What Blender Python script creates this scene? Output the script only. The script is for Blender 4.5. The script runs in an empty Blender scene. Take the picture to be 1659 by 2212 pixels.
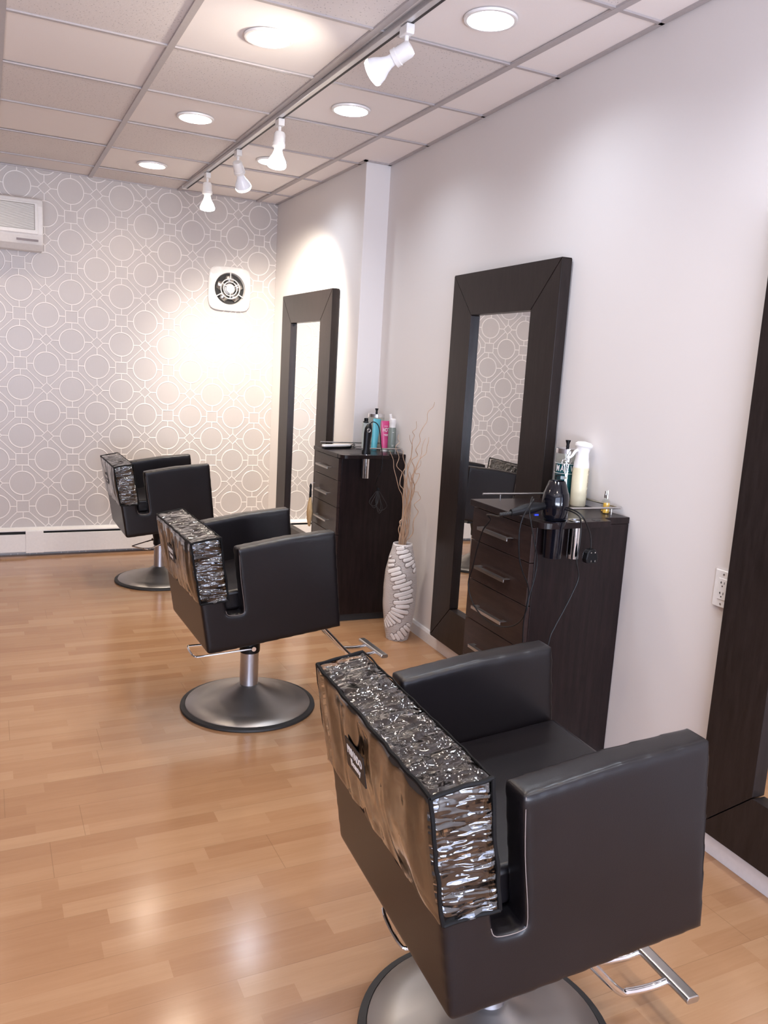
import bpy, bmesh, math, random
from mathutils import Vector, Matrix, noise

scene = bpy.context.scene
COL = scene.collection
# ---------------------------------------------------------------- camera
F_PX = 1753.82
R_AX = (0.8989021, -0.4343986, 0.0572080)      # camera right
D_AX = (-0.0237327, -0.1786486, -0.9836267)    # camera down
F_AX = (0.4375062, 0.8828264, -0.1708971)      # camera forward
CAM = Vector((-2.23525, 0.01428, 1.47592))
cd = bpy.data.cameras.new('camera'); cam = bpy.data.objects.new('camera', cd); COL.objects.link(cam)
m = Matrix(((R_AX[0], -D_AX[0], -F_AX[0], CAM.x), (R_AX[1], -D_AX[1], -F_AX[1], CAM.y),
            (R_AX[2], -D_AX[2], -F_AX[2], CAM.z), (0, 0, 0, 1)))
cam.matrix_world = m
cd.sensor_fit = 'HORIZONTAL'; cd.sensor_width = 36.0; cd.lens = F_PX / 1659 * 36.0
cd.clip_start = 0.02
scene.camera = cam
# ---------------------------------------------------------------- exposure, world, daylight
scene.view_settings.view_transform = 'Standard'; scene.view_settings.look = 'None'
scene.view_settings.gamma = 1.0; scene.view_settings.use_curve_mapping = False
scene.view_settings.exposure = 0.2
scene.cycles.max_bounces = 8; scene.cycles.diffuse_bounces = 5; scene.cycles.glossy_bounces = 5
scene.cycles.transparent_max_bounces = 16; scene.cycles.transmission_bounces = 6
scene.cycles.sample_clamp_indirect = 6.0
scene.cycles.caustics_reflective = False; scene.cycles.caustics_refractive = False
try:
    scene.cycles.use_denoising = True
except Exception: pass
W = bpy.data.worlds.new('sky'); scene.world = W; W.use_nodes = True
W.node_tree.nodes['Background'].inputs[0].default_value = (0.70, 0.78, 1.0, 1)
W.node_tree.nodes['Background'].inputs[1].default_value = 2.0

K_COOL = (0.80, 0.88, 1.0); K_WARM = (1.0, 0.83, 0.66)
P_DAY = 120.0        # daylight through the shop window, watts
P_UP = 275.0         # added upward fill, standing in for daylight off the pavement
P_CAN_COOL = 6.5; P_CAN_WARM = 6.0
P_SPOT = 30.0

def lamp(name, kind, loc, direction, power, color, size=0.1, size_y=None, spread=None, cone=None, blend=0.5, parent=None):
    l = bpy.data.lights.new(name, kind); l.energy = power; l.color = color
    if kind == 'AREA':
        l.size = size
        if size_y: l.shape = 'RECTANGLE'; l.size_y = size_y
        else: l.shape = 'DISK'
        if spread: l.spread = math.radians(spread)
    if kind == 'SPOT':
        l.shadow_soft_size = size; l.spot_size = math.radians(cone); l.spot_blend = blend
    o = bpy.data.objects.new(name, l); COL.objects.link(o)
    o.rotation_euler = Vector(direction).to_track_quat('-Z', 'Y').to_euler(); o.location = loc
    if parent: o.parent = parent
    return o

lamp('daylight', 'AREA', (-2.2, -1.80, 1.35), (0, 1, 0.0), P_DAY, (0.66, 0.70, 1.0), 3.3, 2.0)
lamp('pavement_bounce_fill', 'AREA', (-2.2, -2.3, 0.35), (0, .85, .55), P_UP, (0.84, 0.86, 1.0), 3.3, 0.9)  # unseen fill added low outside the window to brighten the ceiling

# ---------------------------------------------------------------- room numbers
H = 2.696; YB = 6.37; YS = 4.7040; XFAR = -0.16; K = 0.05060; XL = -4.3; YF = -1.6
S_ = math.hypot(1, K); DV = Vector((K, 1, 0)) / S_; NV = Vector((-1, K, 0)) / S_
ROT = -math.atan(K)
def NW(off, al, z=0.0):       # off from the near wall into the room, al along it
    return DV * al + NV * (off + K * YS / S_) + Vector((0, 0, z))
GY0 = 2.9596; TX = (-0.3252, -0.9233, -1.5405, -2.1488, -2.757, -3.365, -3.973); T = 0.61

# ---------------------------------------------------------------- helpers
def tag(o, label=None, cat=None, group=None, kind=None):
    if label: o['label'] = label
    if cat: o['category'] = cat
    if group: o['group'] = group
    if kind: o['kind'] = kind
    return o
def empty(name, loc, rz=0.0, label=None, cat=None, group=None):
    o = bpy.data.objects.new(name, None); COL.objects.link(o); o.empty_display_size = 0.05
    o.location = loc; o.rotation_euler = (0, 0, rz); return tag(o, label, cat, group)
def obj(name, bm, mat, parent=None, smooth=False, bevel=0.0, seg=2, label=None, loc=None, angle=40):
    bmesh.ops.recalc_face_normals(bm, faces=bm.faces[:])
    me = bpy.data.meshes.new(name); bm.to_mesh(me); bm.free()
    if isinstance(mat, (list, tuple)):
        for q in mat: me.materials.append(q)
    else: me.materials.append(mat)
    o = bpy.data.objects.new(name, me); COL.objects.link(o)
    if parent: o.parent = parent
    if loc: o.location = loc
    if smooth:
        me.polygons.foreach_set('use_smooth', [True] * len(me.polygons))
        try: me.set_sharp_from_angle(angle=math.radians(angle))
        except Exception: pass
    if bevel:
        b = o.modifiers.new('b', 'BEVEL'); b.width = bevel; b.segments = seg; b.limit_method = 'ANGLE'
        b.angle_limit = math.radians(35); b.harden_normals = False
    if label: o['label'] = label
    return o
def BM(): return bmesh.new()
def box(bm, x0, x1, y0, y1, z0, z1, mi=0):
    vs = [bm.verts.new((x, y, z)) for x in (x0, x1) for y in (y0, y1) for z in (z0, z1)]
    for f in ((0, 1, 3, 2), (4, 6, 7, 5), (0, 4, 5, 1), (2, 3, 7, 6), (0, 2, 6, 4), (1, 5, 7, 3)):
        bm.faces.new([vs[i] for i in f]).material_index = mi
    return bm
def prism(bm, pts, axis, a, b, mi=0):
    def P(u, v, w): return {'x': (w, u, v), 'y': (u, w, v), 'z': (u, v, w)}[axis]
    A = [bm.verts.new(P(u, v, a)) for u, v in pts]; B = [bm.verts.new(P(u, v, b)) for u, v in pts]
    bm.faces.new(A).material_index = mi; bm.faces.new(B[::-1]).material_index = mi
    n = len(pts)
    for i in range(n): bm.faces.new((A[i], A[(i + 1) % n], B[(i + 1) % n], B[i])).material_index = mi
    return bm
def lathe(bm, prof, c=(0, 0, 0), seg=32, cap=True, mi=0, axis=None):
    q = Vector(axis).normalized().to_track_quat('Z', 'Y') if axis else None
    rings = []
    for r, z in prof:
        ring = []
        for i in range(seg):
            a = 2 * math.pi * i / seg; v = Vector((r * math.cos(a), r * math.sin(a), z))
            if q: v = q @ v
            ring.append(bm.verts.new(v + Vector(c)))
        rings.append(ring)
    for a, b in zip(rings, rings[1:]):
        for i in range(seg): bm.faces.new((a[i], a[(i + 1) % seg], b[(i + 1) % seg], b[i])).material_index = mi
    if cap:
        if prof[0][0] > 1e-6: bm.faces.new(rings[0][::-1]).material_index = mi
        if prof[-1][0] > 1e-6: bm.faces.new(rings[-1]).material_index = mi
    return bm
def cyl(bm, p0, p1, r, seg=16, r1=None, mi=0):
    p0 = Vector(p0); p1 = Vector(p1); d = p1 - p0
    return lathe(bm, [(r, 0), (r if r1 is None else r1, d.length)], p0, seg, True, mi, d)
def spline(pts, n=6, closed=False):
    P = [Vector(p) for p in pts]; N = len(P); out = []
    rng = range(N if closed else N - 1)
    for i in rng:
        p0 = P[(i - 1) % N] if (closed or i > 0) else P[0]; p1 = P[i]; p2 = P[(i + 1) % N]
        p3 = P[(i + 2) % N] if (closed or i + 2 < N) else P[-1]
        for j in range(n):
            t = j / n
            out.append(0.5 * ((2 * p1) + (-p0 + p2) * t + (2 * p0 - 5 * p1 + 4 * p2 - p3) * t * t + (-p0 + 3 * p1 - 3 * p2 + p3) * t ** 3))
    if not closed: out.append(P[-1])
    return out
def tube(bm, pts, r, seg=8, closed=False, r1=None, mi=0):
    P = [Vector(p) for p in pts]; n = len(P); rings = []; up = None
    for i in range(n):
        if closed: t = P[(i + 1) % n] - P[i - 1]
        else: t = P[min(i + 1, n - 1)] - P[max(i - 1, 0)]
        if t.length < 1e-9: t = Vector((0, 0, 1))
        t.normalize()
        if up is None: up = t.orthogonal().normalized()
        up = (up - t * up.dot(t))
        up = up.normalized() if up.length > 1e-6 else t.orthogonal().normalized()
        s = t.cross(up); rr = r if r1 is None else r + (r1 - r) * i / (n - 1)
        rings.append([bm.verts.new(P[i] + (up * math.cos(2 * math.pi * k / seg) + s * math.sin(2 * math.pi * k / seg)) * rr) for k in range(seg)])
    for i in range(n if closed else n - 1):
        a = rings[i]; b = rings[(i + 1) % n]
        for k in range(seg): bm.faces.new((a[k], a[(k + 1) % seg], b[(k + 1) % seg], b[k])).material_index = mi
    if not closed: bm.faces.new(rings[0][::-1]); bm.faces.new(rings[-1])
    return bm
def rrect(x0, x1, y0, y1, r, n=5):
    out = []
    for cx, cy, a0 in ((x1 - r, y1 - r, 0), (x0 + r, y1 - r, 90), (x0 + r, y0 + r, 180), (x1 - r, y0 + r, 270)):
        for i in range(n + 1):
            a = math.radians(a0 + 90 * i / n); out.append((cx + r * math.cos(a), cy + r * math.sin(a)))
    return out
def text(name, s, size, mat, parent, loc, rot, extrude=0.0003, sx=1.0, bold=0.0):
    c = bpy.data.curves.new(name, 'FONT'); c.body = s; c.size = size; c.extrude = extrude; c.offset = bold
    c.align_x = 'CENTER'; c.align_y = 'CENTER'
    t = bpy.data.objects.new(name, c); COL.objects.link(t)
    bpy.context.view_layer.update()
    me = bpy.data.meshes.new_from_object(t.evaluated_get(bpy.context.evaluated_depsgraph_get()))
    bpy.data.objects.remove(t); me.materials.clear(); me.materials.append(mat)
    o = bpy.data.objects.new(name, me); COL.objects.link(o); o.parent = parent; o.location = loc
    o.rotation_euler = rot; o.scale = (sx, 1, 1)
    return o
def copy_tree(o, parent=None):
    c = o.copy(); COL.objects.link(c)
    if parent: c.parent = parent
    for ch in list(o.children): copy_tree(ch, c)
    return c

# ---------------------------------------------------------------- materials
class NT:
    def __init__(s, name):
        s.m = bpy.data.materials.new(name); s.m.use_nodes = True; s.t = s.m.node_tree; s.n = s.t.nodes
        s.p = s.n['Principled BSDF']; s.out = s.n['Material Output']
    def new(s, k, **kw):
        x = s.n.new(k)
        for a, b in kw.items(): setattr(x, a, b)
        return x
    def link(s, a, b): s.t.links.new(a, b)
    def math(s, op, a, b=None, clamp=False):
        x = s.new('ShaderNodeMath', operation=op); x.use_clamp = clamp
        for i, v in enumerate((a, b)):
            if v is None: continue
            if hasattr(v, 'is_linked') or hasattr(v, 'links'): s.link(v, x.inputs[i])
            else: x.inputs[i].default_value = v
        return x.outputs[0]
    def coords(s, kind='Object'): return s.new('ShaderNodeTexCoord').outputs[kind]
    def noise(s, vec, scale, detail=3, rough=0.5, stretch=None):
        if stretch:
            mp = s.new('ShaderNodeMapping'); mp.inputs['Scale'].default_value = stretch; s.link(vec, mp.inputs[0]); vec = mp.outputs[0]
        x = s.new('ShaderNodeTexNoise'); x.inputs['Scale'].default_value = scale; x.inputs['Detail'].default_value = detail
        x.inputs['Roughness'].default_value = rough; s.link(vec, x.inputs['Vector']); return x.outputs['Fac']
    def ramp(s, fac, stops):
        x = s.new('ShaderNodeValToRGB'); e = x.color_ramp.elements
        while len(e) < len(stops): e.new(0.5)
        for el, (p, c) in zip(e, stops): el.position = p; el.color = (*c, 1) if len(c) == 3 else c
        s.link(fac, x.inputs[0]); return x.outputs[0]
    def mix(s, fac, a, b, mode='MIX'):
        x = s.new('ShaderNodeMix', data_type='RGBA', blend_type=mode)
        for sock, v in ((x.inputs['Factor'], fac), (x.inputs['A'], a), (x.inputs['B'], b)):
            pass
        for idx, v in ((0, fac), (6, a), (7, b)):
            if hasattr(v, 'is_linked'): s.link(v, x.inputs[idx])
            elif idx == 0: x.inputs[idx].default_value = v
            else: x.inputs[idx].default_value = (*v, 1)
        return x.outputs[2]
    def bump(s, h, strength=0.3, dist=0.002):
        b = s.new('ShaderNodeBump'); b.inputs['Strength'].default_value = strength; b.inputs['Distance'].default_value = dist
        s.link(h, b.inputs['Height']); s.link(b.outputs[0], s.p.inputs['Normal']); return b
def simple(name, col, rough=0.5, metal=0.0, bump=None, spec=0.5, coat=0.0, emit=None, estr=1.0, alpha=1.0, trans=0.0, ior=1.5):
    t = NT(name); p = t.p
    p.inputs['Base Color'].default_value = (*col, 1); p.inputs['Roughness'].default_value = rough; p.inputs['Metallic'].default_value = metal
    p.inputs['Specular IOR Level'].default_value = spec; p.inputs['Coat Weight'].default_value = coat
    p.inputs['Transmission Weight'].default_value = trans; p.inputs['IOR'].default_value = ior
    if emit: p.inputs['Emission Color'].default_value = (*emit, 1); p.inputs['Emission Strength'].default_value = estr
    n = t.noise(t.coords(), bump[0] if bump else 60.0, 2)
    if bump: t.bump(n, bump[1], bump[2])
    else:
        c = t.mix(n, tuple(x * 0.94 for x in col), tuple(min(1, x * 1.06) for x in col)); t.link(c, p.inputs['Base Color'])
    return t.m
M = {}
M['wall'] = simple('wall_paint', (0.74, 0.70, 0.68), 0.6, bump=(180, 0.08, 0.001))
M['wall_left'] = simple('darkened_unseen_wall', (0.20, 0.18, 0.17), 0.6, bump=(180, 0.08, 0.001))  # unseen wall, made dark so the dark frames reflect less light
M['trim'] = simple('white_trim_paint', (0.78, 0.76, 0.76), 0.35)
M['white_metal'] = simple('white_enamel', (0.80, 0.78, 0.76), 0.3)
M['white_plastic'] = simple('white_plastic', (0.82, 0.80, 0.78), 0.35)
M['chrome'] = simple('chrome', (0.80, 0.80, 0.82), 0.07, 1.0)
M['nickel'] = simple('brushed_nickel', (0.55, 0.53, 0.52), 0.3, 1.0)
M['tape'] = simple('black_binding_tape', (0.004, 0.004, 0.0045), 0.6, spec=0.15)
M['thread'] = simple('pale_stitching', (0.22, 0.18, 0.165), 0.6)
M['silver'] = simple('silver_column', (0.50, 0.51, 0.55), 0.32, 1.0)
M['black'] = simple('black_plastic', (0.005, 0.005, 0.006), 0.38, spec=0.25)
M['gloss_black'] = simple('gloss_black_plastic', (0.004, 0.004, 0.007), 0.10, spec=0.35, coat=0.15)
M['rubber'] = simple('black_rubber', (0.018, 0.017, 0.017), 0.55)
M['track'] = simple('track_metal', (0.62, 0.60, 0.60), 0.3, 0.6)
M['slot'] = simple('dark_slot', (0.03, 0.026, 0.026), 0.6)
M['dark'] = simple('dark_cavity', (0.02, 0.018, 0.018), 0.7)

def wood(name, c0, c1, rough, stretch):
    t = NT(name); v = t.coords()
    n = t.noise(v, 9, 5, 0.6, stretch); n2 = t.noise(v, 55, 4, 0.65, stretch)
    t.link(t.ramp(t.math('ADD', t.math('MULTIPLY', n, 0.65), t.math('MULTIPLY', n2, 0.35)), [(0.36, c0), (0.64, c1)]), t.p.inputs['Base Color'])
    t.p.inputs['Roughness'].default_value = rough; t.p.inputs['Specular IOR Level'].default_value = 0.24; t.bump(n2, 0.10, 0.001); return t.m
M['wenge'] = wood('wenge_laminate', (0.007, 0.0043, 0.0045), (0.018, 0.0105, 0.0105), 0.3, (6, 6, 0.5))
M['wenge_drawer'] = wood('wenge_drawer_front', (0.022, 0.013, 0.012), (0.042, 0.026, 0.023), 0.28, (6, 0.7, 6))
M['frame'] = wood('black_brown_frame', (0.013, 0.009, 0.008), (0.024, 0.017, 0.016), 0.34, (6, 6, 0.7))

t = NT('leather'); v = t.coords()
vo = t.new('ShaderNodeTexVoronoi'); vo.inputs['Scale'].default_value = 420; t.link(v, vo.inputs['Vector'])
n = t.noise(v, 5, 3)
t.link(t.ramp(n, [(0.3, (0.0065, 0.0052, 0.006)), (0.7, (0.0095, 0.0075, 0.0085))]), t.p.inputs['Base Color'])
t.p.inputs['Roughness'].default_value = 0.32; t.p.inputs['Specular IOR Level'].default_value = 0.30
t.bump(t.math('ADD', t.math('MULTIPLY', vo.outputs['Distance'], 0.5), t.math('MULTIPLY', n, 1.5)), 0.10, 0.0012); M['leather'] = t.m

t = NT('brushed_base_metal'); v = t.coords(); n = t.noise(v, 4, 3); n2 = t.noise(v, 90, 3)
t.link(t.ramp(n, [(0.3, (0.36, 0.34, 0.325)), (0.7, (0.46, 0.44, 0.42))]), t.p.inputs['Base Color'])
t.p.inputs['Metallic'].default_value = 1.0; t.p.inputs['Roughness'].default_value = 0.42; t.bump(n2, 0.05, 0.0008); M['base_metal'] = t.m

# clear wrinkled vinyl: see-through film with strong glossy wrinkles
def vinyl(name, s1, s2, st1, st2, k1, k2, strength, dist, base, ridge=True, det=3):
    t = NT(name); v = t.coords()
    a = t.noise(v, s1, det, 0.5, st1); b = t.noise(v, s2, det, 0.55, st2)
    ra = t.math('ABSOLUTE', t.math('SUBTRACT', a, 0.5)); rb = t.math('ABSOLUTE', t.math('SUBTRACT', b, 0.5))
    if not ridge: ra = a; rb = b
    h = t.math('ADD', t.math('MULTIPLY', ra, k1), t.math('MULTIPLY', rb, k2))
    bp = t.new('ShaderNodeBump'); bp.inputs['Strength'].default_value = strength; bp.inputs['Distance'].default_value = dist; t.link(h, bp.inputs['Height'])
    gl = t.new('ShaderNodeBsdfGlossy'); gl.inputs['Roughness'].default_value = 0.07; t.link(bp.outputs[0], gl.inputs['Normal'])
    tr = t.new('ShaderNodeBsdfTransparent'); tr.inputs[0].default_value = (0.93, 0.92, 0.90, 1)
    fr = t.new('ShaderNodeFresnel'); fr.inputs['IOR'].default_value = 1.55; t.link(bp.outputs[0], fr.inputs['Normal'])
    fac = t.math('ADD', t.math('MULTIPLY', fr.outputs[0], 1.2), base, True)
    ms = t.new('ShaderNodeMixShader'); t.link(fac, ms.inputs[0]); t.link(tr.outputs[0], ms.inputs[1]); t.link(gl.outputs[0], ms.inputs[2])
    t.link(ms.outputs[0], t.out.inputs[0]); return t.m
M['vinyl'] = vinyl('crinkled_clear_vinyl', 8, 20, (1.0, 0.8, 1.3), (0.55, 1.0, 1.8), 1.9, 0.8, 0.9, 0.035, 0.07, True, 2)
M['vinyl_side'] = vinyl('side_clear_vinyl', 6.5, 15, (0.5, 1.0, 1.9), (0.6, 1.0, 2.2), 2.0, 0.8, 1.0, 0.045, 0.08, True, 2)
M['vinyl_rear'] = vinyl('soft_clear_vinyl', 5.5, 16, (1.0, 1.3, 0.5), (1.0, 1.0, 0.8), 1.6, 0.30, 0.6, 0.05, 0.20, False, 1)

def thin_glass(name, tint, boost=1.0):
    t = NT(name)
    gl = t.new('ShaderNodeBsdfGlossy'); gl.inputs['Roughness'].default_value = 0.03
    tr = t.new('ShaderNodeBsdfTransparent'); tr.inputs[0].default_value = (*tint, 1)
    fr = t.new('ShaderNodeFresnel'); fr.inputs['IOR'].default_value = 1.5
    ms = t.new('ShaderNodeMixShader'); geo = t.new('ShaderNodeNewGeometry'); front = t.math('SUBTRACT', 1.0, geo.outputs['Backfacing']); t.link(t.math('MULTIPLY', t.math('MULTIPLY', fr.outputs[0], boost, True), front), ms.inputs[0])
    t.link(tr.outputs[0], ms.inputs[1]); t.link(gl.outputs[0], ms.inputs[2]); t.link(ms.outputs[0], t.out.inputs[0]); return t.m
M['glass'] = thin_glass('clear_glass', (0.93, 0.95, 0.94), 1.3)
M['teal_liquid'] = simple('teal_liquid', (0.004, 0.11, 0.13), 0.08, coat=0.4)
M['amber'] = simple('amber_liquid', (0.85, 0.50, 0.08), 0.05, coat=0.5)
t = NT('mirror_glass'); t.p.inputs['Base Color'].default_value = (0.92, 0.93, 0.92, 1); t.p.inputs['Metallic'].default_value = 1; t.p.inputs['Roughness'].default_value = 0.0; M['mirror'] = t.m

# laminate floor
t = NT('oak_laminate'); v = t.coords(); sx = t.new('ShaderNodeSeparateXYZ'); t.link(v, sx.inputs[0])
X = sx.outputs[0]; Y = sx.outputs[1]
row = t.math('FLOOR', t.math('DIVIDE', Y, 0.0633)); 
wn = t.new('ShaderNodeTexWhiteNoise', noise_dimensions='1D'); t.link(row, wn.inputs['W'])
xs = t.math('ADD', t.math('DIVIDE', X, 0.42), t.math('MULTIPLY', wn.outputs[0], 7.3)); colm = t.math('FLOOR', xs)
cb = t.new('ShaderNodeCombineXYZ'); t.link(row, cb.inputs[0]); t.link(colm, cb.inputs[1])
w2 = t.new('ShaderNodeTexWhiteNoise', noise_dimensions='2D'); t.link(cb.outputs[0], w2.inputs['Vector'])
cell = w2.outputs['Value']
sh = t.new('ShaderNodeCombineXYZ'); t.link(t.math('ADD', X, t.math('MULTIPLY', cell, 9.0)), sh.inputs[0]); t.link(Y, sh.inputs[1])
g1 = t.noise(sh.outputs[0], 14, 5, 0.6, (0.25, 2.2, 1)); g2 = t.noise(sh.outputs[0], 60, 4, 0.7, (0.12, 2.5, 1))
base = t.ramp(cell, [(0.0, (0.345, 0.185, 0.095)), (0.5, (0.385, 0.215, 0.113)), (1.0, (0.43, 0.255, 0.14))])
gr = t.ramp(t.math('ADD', t.math('MULTIPLY', g1, 0.6), t.math('MULTIPLY', g2, 0.4)), [(0.3, (0.84, 0.80, 0.76)), (0.62, (1.0, 1.0, 1.0))])
c = t.mix(0.75, base, gr, 'MULTIPLY')
prow = t.math('DIVIDE', Y, 0.19); pr = t.math('FLOOR', prow)
e1 = t.math('ABSOLUTE', t.math('SUBTRACT', t.math('FRACT', prow), 0.5))
j1 = t.math('GREATER_THAN', e1, 0.4955)
wp = t.new('ShaderNodeTexWhiteNoise', noise_dimensions='1D'); t.link(pr, wp.inputs['W'])
px = t.math('ADD', t.math('DIVIDE', X, 1.28), t.math('MULTIPLY', wp.outputs[0], 5.7))
j2 = t.math('GREATER_THAN', t.math('ABSOLUTE', t.math('SUBTRACT', t.math('FRACT', px), 0.5)), 0.4990)
jj = t.math('MAXIMUM', j1, j2)
c = t.mix(t.math('MULTIPLY', jj, 0.45), c, (0.20, 0.115, 0.06))
t.link(c, t.p.inputs['Base Color']); t.p.inputs['Roughness'].default_value = 0.17; t.p.inputs['Specular IOR Level'].default_value = 0.42
t.bump(t.math('SUBTRACT', t.math('MULTIPLY', t.noise(v, 3.0, 2), 0.6), t.math('MULTIPLY', jj, 0.4)), 0.05, 0.004); M['floor'] = t.m

# embossed wallpaper
t = NT('embossed_wallpaper'); v = t.coords(); sx = t.new('ShaderNodeSeparateXYZ'); t.link(v, sx.inputs[0])
P = 0.3425; h_ = P / 2; lw = 0.0048
def fold(sock, o0): 
    f = t.math('FRACT', t.math('ADD', t.math('DIVIDE', t.math('SUBTRACT', sock, o0), P), 0.5))
    return t.math('MULTIPLY', t.math('ABSOLUTE', t.math('SUBTRACT', f, 0.5)), P)
u = fold(sx.outputs[0], -1.669); w = fold(sx.outputs[2], 2.4125)
def line(d, wd): return t.math('SUBTRACT', 1.0, t.math('DIVIDE', t.math('ABSOLUTE', d), wd), True)
def gt(a, b): return t.math('GREATER_THAN', a, b)
def lt(a, b): return t.math('LESS_THAN', a, b)
def mul(*a):
    r = a[0]
    for q in a[1:]: r = t.math('MULTIPLY', r, q)
    return r
hu = t.math('SUBTRACT', h_, u); hw_ = t.math('SUBTRACT', h_, w)
sq = line(t.math('SUBTRACT', t.math('MAXIMUM', u, w), 0.041), lw)
di = line(t.math('SUBTRACT', t.math('ADD', hu, hw_), 0.041), lw * 1.3)
def hyp(a, b): return t.math('SQRT', t.math('ADD', t.math('MULTIPLY', a, a), t.math('MULTIPLY', b, b)))
c1 = line(t.math('SUBTRACT', hyp(hu, w), 0.0855), lw * 1.1); c2 = line(t.math('SUBTRACT', hyp(u, hw_), 0.0855), lw * 1.1)
k1 = mul(line(w, lw), gt(u, 0.041), lt(u, 0.086)); k2 = mul(line(u, lw), gt(w, 0.041), lt(w, 0.086))
k3 = mul(line(hu, lw), gt(w, 0.085), lt(w, 0.1302)); k4 = mul(line(hw_, lw), gt(u, 0.085), lt(u, 0.1302))
dg = mul(line(t.math('SUBTRACT', u, w), lw * 1.3), gt(u, 0.041), lt(t.math('ADD', u, w), 2 * h_ - 0.041))
mk = sq
for q in (di, c1, c2, k1, k2, k3, k4, dg): mk = t.math('MAXIMUM', mk, q)
msk = t.math('MULTIPLY', mk, 2.2, True)
grain = t.noise(v, 220, 3, 0.6, (1, 1, 0.15)); cloud = t.noise(v, 2.2, 2)
bg = t.mix(cloud, (0.50, 0.455, 0.43), (0.56, 0.515, 0.49))
c = t.mix(t.math('MULTIPLY', grain, 0.18), bg, (0.40, 0.36, 0.34))
c = t.mix(msk, c, (0.82, 0.77, 0.735))
t.link(c, t.p.inputs['Base Color']); t.p.inputs['Roughness'].default_value = 0.42; t.p.inputs['Metallic'].default_value = 0.12
t.bump(t.math('ADD', msk, t.math('MULTIPLY', grain, 0.08)), 0.6, 0.004); M['wallpaper'] = t.m

def tile_mat(name, col, speck, sc):
    t = NT(name); v = t.coords()
    n = t.noise(v, sc, 5, 0.7); vo = t.new('ShaderNodeTexVoronoi'); vo.inputs['Scale'].default_value = sc * 1.1; t.link(v, vo.inputs['Vector'])
    hole = t.math('LESS_THAN', t.math('ADD', vo.outputs['Distance'], t.math('MULTIPLY', n, 0.25)), 0.30)
    c = t.mix(t.math('MULTIPLY', hole, speck), col, tuple(x * 0.62 for x in col)); t.link(c, t.p.inputs['Base Color'])
    t.p.inputs['Roughness'].default_value = 0.8
    t.bump(t.math('SUBTRACT', n, t.math('MULTIPLY', hole, speck)), 0.35 * speck + 0.05, 0.004); return t.m
M['tile_rough'] = tile_mat('fissured_tile', (0.76, 0.71, 0.69), 1.0, 70)
M['tile_smooth'] = tile_mat('smooth_tile', (0.88, 0.825, 0.80), 0.1, 160)
M['grid'] = simple('ceiling_grid_metal', (0.46, 0.42, 0.42), 0.35, 0.25)
M['lens_cool'] = simple('cool_lamp_lens', (1, 1, 1), 0.4, emit=(0.88, 0.95, 1.0), estr=7.0)
M['lens_warm'] = simple('warm_lamp_lens', (1, 1, 1), 0.4, emit=(1.0, 0.93, 0.82), estr=7.0)
M['bulb_face'] = simple('bulb_face', (1, 1, 1), 0.3, emit=(1.0, 0.96, 0.90), estr=9.0)
M['bulb_back'] = simple('bulb_reflector', (0.80, 0.80, 0.84), 0.25, emit=(0.9, 0.93, 1.0), estr=0.12)
M['bulb_lit'] = simple('bulb_body_lit', (0.9, 0.9, 0.9), 0.3, emit=(1.0, 0.97, 0.92), estr=1.2)
M['reflector'] = simple('can_reflector', (0.80, 0.80, 0.80), 0.25, 0.6)

# ================================================================ ROOM
HT = H + 0.25
b = BM(); box(b, XL - .1, 0.35, YF - .1, YB + .1, -0.08, 0.0); tag(obj('floor', b, M['floor']), kind='structure')
b = BM(); prism(b, [(K * (YF - YS), YF - .1), (0.0, YS), (0.3, YS), (0.3, YF - .1)], 'z', 0, HT); tag(obj('wall_right', b, M['wall']), kind='structure')
b = BM(); box(b, XFAR, 0.3, YS, YB, 0, HT); tag(obj('wall_far_right', b, M['wall'], bevel=0.004), kind='structure')
b = BM(); box(b, XL - .1, XFAR + .46, YB, YB + .12, 0, HT); tag(obj('wall_back', b, M['wallpaper']), kind='structure')
b = BM(); box(b, XL - .12, XL, YF - .1, YB, 0, HT); tag(obj('wall_left', b, M['wall_left']), kind='structure')
b = BM()
box(b, XL, K * (YF - YS), YF - .12, YF, 0, 0.32); box(b, XL, K * (YF - YS), YF - .12, YF, 2.36, HT)
box(b, XL, -3.9, YF - .12, YF, 0.32, 2.36); box(b, -0.52, K * (YF - YS), YF - .12, YF, 0.32, 2.36)
tag(obj('wall_front', b, M['wall']), kind='structure')
w = empty('window_1', (-2.21, YF - .06, 0.32)); tag(w, kind='structure')
b = BM()
for x0, x1, z0, z1 in ((-1.69, -1.64, 0, 2.04), (1.64, 1.69, 0, 2.04), (-.025, .025, 0, 2.04), (-1.69, 1.69, 0, .05), (-1.69, 1.69, 1.99, 2.04)): box(b, x0, x1, -.03, .03, z0, z1)
obj('window_frame', b, M['nickel'], w)
b = BM(); box(b, -1.64, 1.64, -.003, .003, .05, 1.99); obj('pane', b, M['glass'], w)

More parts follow.
